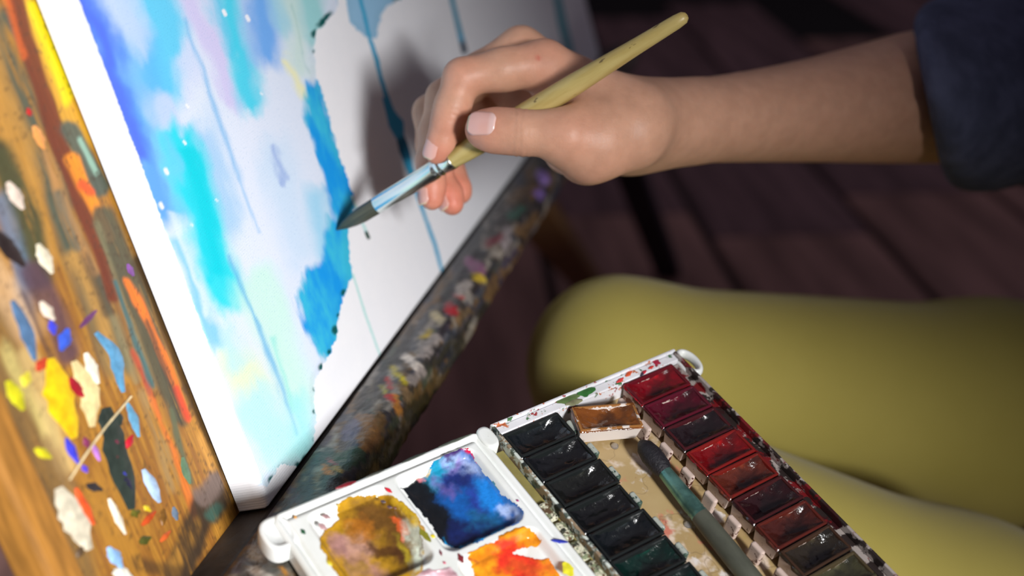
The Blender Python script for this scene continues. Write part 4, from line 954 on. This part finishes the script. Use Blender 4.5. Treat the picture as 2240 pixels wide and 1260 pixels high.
for p_, r_, a_ in (((1012, 168, .642), .012, .25), ((1190, 128, .645), .016, .2), ((944, 434, .665), .016, .7), ((988, 440, .68), .018, .75), ((1006, 420, .695), .02, .7), ((955, 336, .648), .011, .6), ((1060, 284, .632), .015, .5), ((1110, 330, .634), .014, .3), ((1250, 300, .625), .014, .2), ((978, 290, .642), .014, .3), ((1290, 360, .64), .02, .15)):
    red = np.maximum(red, a_ * np.exp(-((V - J(*p_)) ** 2).sum(1) / r_ ** 2))
skinc = skinc * (1 - red[:, None]) + lin((216, 120, 100)) * red[:, None]
mole = np.exp(-((vx - 1177) ** 2 + (vy - 127) ** 2) / 5 ** 2) * (V[:, 2] < .66); skinc = skinc * (1 - .7 * mole[:, None]) + lin((196, 70, 60)) * .7 * mole[:, None]
hme = mesh_arrays('body', cam2world(V) - np.array([.55, .85, 0]), Fq[:, ::-1]); add_color(hme, 'col', skinc)
skin, nt, b = material('skin'); a_ = attr(nt, 'col').outputs['Color']
n_ = noise(nt, 120, 4); cur = mix(nt, mapr(nt, n_, .3, .7), mix(nt, 1.0, a_, (.93, .90, .88, 1), 'MULTIPLY'), mix(nt, 1.0, a_, (1.05, 1.03, 1.02, 1), 'MULTIPLY'))
nt.links.new(cur, b.inputs['Base Color']); setp(b, Roughness=.46); b.inputs['Subsurface Weight'].default_value = .30; b.inputs['Subsurface Radius'].default_value = (.005, .0024, .0015); b.inputs['Subsurface Scale'].default_value = .5
b.inputs['Specular IOR Level'].default_value = .35
bump(nt, b, math_n(nt, 'ADD', noise(nt, 900, 3), noise(nt, 260, 3, stretch=(1, .5, 1))), .5, .00025)
hand = link('body', hme, skin, person, label='right hand and bare forearm gripping the brush')
nail_m, nt, b = material('fingernail'); setp(b, Roughness=.22); b.inputs['Coat Weight'].default_value = .3
tc = nd(nt, 'ShaderNodeTexCoord'); sp = nd(nt, 'ShaderNodeSeparateXYZ'); nt.links.new(tc.outputs['Generated'], sp.inputs[0])
cur = mix(nt, mapr(nt, sp.outputs[0], .90, .97), c4((222, 170, 158)), c4((226, 196, 160))); nt.links.new(mix(nt, mapr(nt, sp.outputs[0], .30, .12), cur, c4((230, 192, 184))), b.inputs['Base Color'])
def nail(base, tip, r, toward, length, width, lift=.0002, back=.0, tilt=.0):
    """curved plate on the outside of the last phalanx; `toward` = outward direction (camera coordinates)"""
    a_, b_ = J(*base), J(*tip); t = b_ - a_; t = t / np.linalg.norm(t); o = np.array(toward, float); o = o - t * (o @ t); o /= np.linalg.norm(o); s_ = np.cross(o, t)
    c = b_ - t * back; n_, m_ = 13, 11; V = []
    for i in range(n_):
        u = i / (n_ - 1) * 2 - 1
        wid = width / 2 * (1 - .10 * (1 - u) * .5) * math.sqrt(max(0, 1 - max(0, abs(u) - .45) ** 2 / .55 ** 2 * .75))
        for k in range(m_):
            v = (k / (m_ - 1) * 2 - 1) * wid; h_ = math.sqrt(max(1e-9, (r * 1.02) ** 2 - v * v)) - .0009 * max(0, u) ** 2 + lift - u * tilt - .0007 * max(0, -u - .6)
            V.append(c + t * (u * length / 2) + s_ * v + o * h_)
    V = np.array(V); Vl = np.stack([(V - c) @ t, (V - c) @ s_, (V - c) @ o], 1)
    me = mesh_arrays('fingernail', Vl, grid_faces(n_, m_)); o_ = link('fingernail', me, nail_m, hand)
    R = Frame(cam2world(c) - np.array([.55, .85, 0]), dir2world(t), dir2world(s_), dir2world(o)); o_.matrix_local = R.mat()
    sd = o_.modifiers.new('thickness', 'SOLIDIFY'); sd.thickness = .0007; sd.offset = -1
    return o_
nail((1108, 287, .6295), (1058, 283, .6325), .0110, (.02, -.16, -1), .0146, .0126, back=.0016, tilt=.0010, lift=.0002)
nail((979, 268, .647), (957, 334, .650), .0074, (-.58, .05, -.80), .0116, .0090, back=.0018)
nail((944, 408, .677), (945, 434, .676), .0073, (-.70, .1, -.70), .0112, .0088, back=.0014)
nail((982, 424, .690), (989, 446, .688), .0073, (-.52, .40, -.76), .0104, .0084, back=.0012)

# --- leggings
lf_ = Field((-.03, -.08, .50), (.62, .62, 1.22), .0065)
leg = lf_.empty()
def w2c(P):
    x, Y, Z = P[0], P[1], P[2] - CAM_H; return np.array([x, -SP * Y - CP * Z, CP * Y - SP * Z])
K1 = J(1352, 802, .870); H1 = J(2620, 960, 1.02)
lf_.cone(leg, K1, (K1 * .4 + H1 * .6), .0555, .078, .03, .06); lf_.cone(leg, K1 * .4 + H1 * .6, H1, .078, .088, .03, .06)
kw = cam2world(K1); A1 = w2c(np.array([kw[0] + .02, kw[1] + .03, .10])); M1 = w2c(np.array([kw[0] + .03, kw[1] + .03, .30]))
lf_.cone(leg, K1, M1, .052, .052, .03, .06); lf_.cone(leg, M1, A1, .052, .034, .03, .06)
K2 = J(1430, 1120, .735); H2 = J(2560, 1680, .80)
leg2 = lf_.empty()
lf_.cone(leg2, K2, (K2 * .45 + H2 * .55), .058, .080, .03, .06); lf_.cone(leg2, K2 * .45 + H2 * .55, H2, .080, .088, .03, .06)
kw2 = cam2world(K2); A2 = w2c(np.array([kw2[0] + .10, kw2[1] + .06, .10])); lf_.cone(leg2, K2, A2, .052, .036, .03, .06)
pel = lf_.empty(); lf_.cone(pel, H1, H2, .088, .088, .03, .06)
leg = np.minimum(leg, leg2); leg = smin(leg, pel, .02)
leg = np.maximum(leg, -1e3)
Vg, Fg = surface_nets(np.pad(leg, 1, constant_values=.05), lf_.lo - lf_.h, lf_.h); Vg = relax(Vg, Fg, 4)
legm, nt, b = material('olive_leggings')
nt.links.new(mix(nt, noise(nt, 14, 4), c4((166, 152, 72)), c4((180, 165, 86))), b.inputs['Base Color']); setp(b, Roughness=.85); b.inputs['Sheen Weight'].default_value = .12; b.inputs['Specular IOR Level'].default_value = .2
w1 = nd(nt, 'ShaderNodeTexWave', _bands_direction='DIAGONAL'); tc = nd(nt, 'ShaderNodeTexCoord'); nt.links.new(tc.outputs['Object'], w1.inputs[0]); w1.inputs['Scale'].default_value = 240; w1.inputs['Distortion'].default_value = 1.0
bump(nt, b, w1.outputs['Fac'], .3, .0006)
off = np.array([.55, .85, 0])
link('leggings', mesh_arrays('leggings', cam2world(Vg) - off, Fg[:, ::-1]), legm, person, label='olive-yellow leggings over bent knees')
# --- sweater: sleeve pushed up to the forearm, then arm and torso
sf = Field((.18, -.62, .60), (.86, .42, 1.40), .008)
arm = sf.empty()
E1 = J(2330, 190, .90)
sf.cone(arm, J(1900, 232, .775), J(2140, 200, .842), .0535, .0575, .03, .05); sf.cone(arm, J(2140, 200, .842), E1, .0575, .062, .03, .05)
SHR = w2c(np.array([.56, 1.06, .93])); SHL = w2c(np.array([.62, .66, .90])); CH = w2c(np.array([.60, .85, .78])); WA = w2c(np.array([.64, .82, .42]))
sf.cone(arm, E1, SHR, .062, .075, .04, .06)
tor = sf.empty(); sf.cone(tor, WA, CH, .135, .15, .05, .08); sf.cone(tor, SHR, SHL, .078, .078, .08, .08); sf.cone(tor, CH, (SHR + SHL) / 2, .14, .09, .06, .08)
arm = smin(arm, tor, .04)
# flat hem cut
c0, c1 = J(1990, 36, .79), J(2066, 408, .80); ax = J(2140, 200, .842) - J(1900, 232, .775); ax /= np.linalg.norm(ax)
nrm = np.cross(c0, c1); nrm /= np.linalg.norm(nrm); nrm = nrm if nrm[0] > 0 else -nrm; mid = (c0 + c1) / 2
X, Y, Z = np.meshgrid(*(a.astype(np.float32) for a in sf.ax), indexing='ij', sparse=True)
cut = -((X - mid[0]) * nrm[0] + (Y - mid[1]) * nrm[1] + (Z - mid[2]) * nrm[2])
arm = -smin(-arm, -cut, .016)
Vs_, Fs_ = surface_nets(np.pad(arm, 1, constant_values=.05), sf.lo - sf.h, sf.h); Vs_ = relax(Vs_, Fs_, 4)
swm = simple('navy_knit', (86, 90, 114), .95, .2, 60, bmp=.0012, bscale=420, spec=.1)
link('sweater', mesh_arrays('sweater', cam2world(Vs_) - off, Fs_[:, ::-1]), swm, person, label='dark navy sweater with the sleeve pushed up')
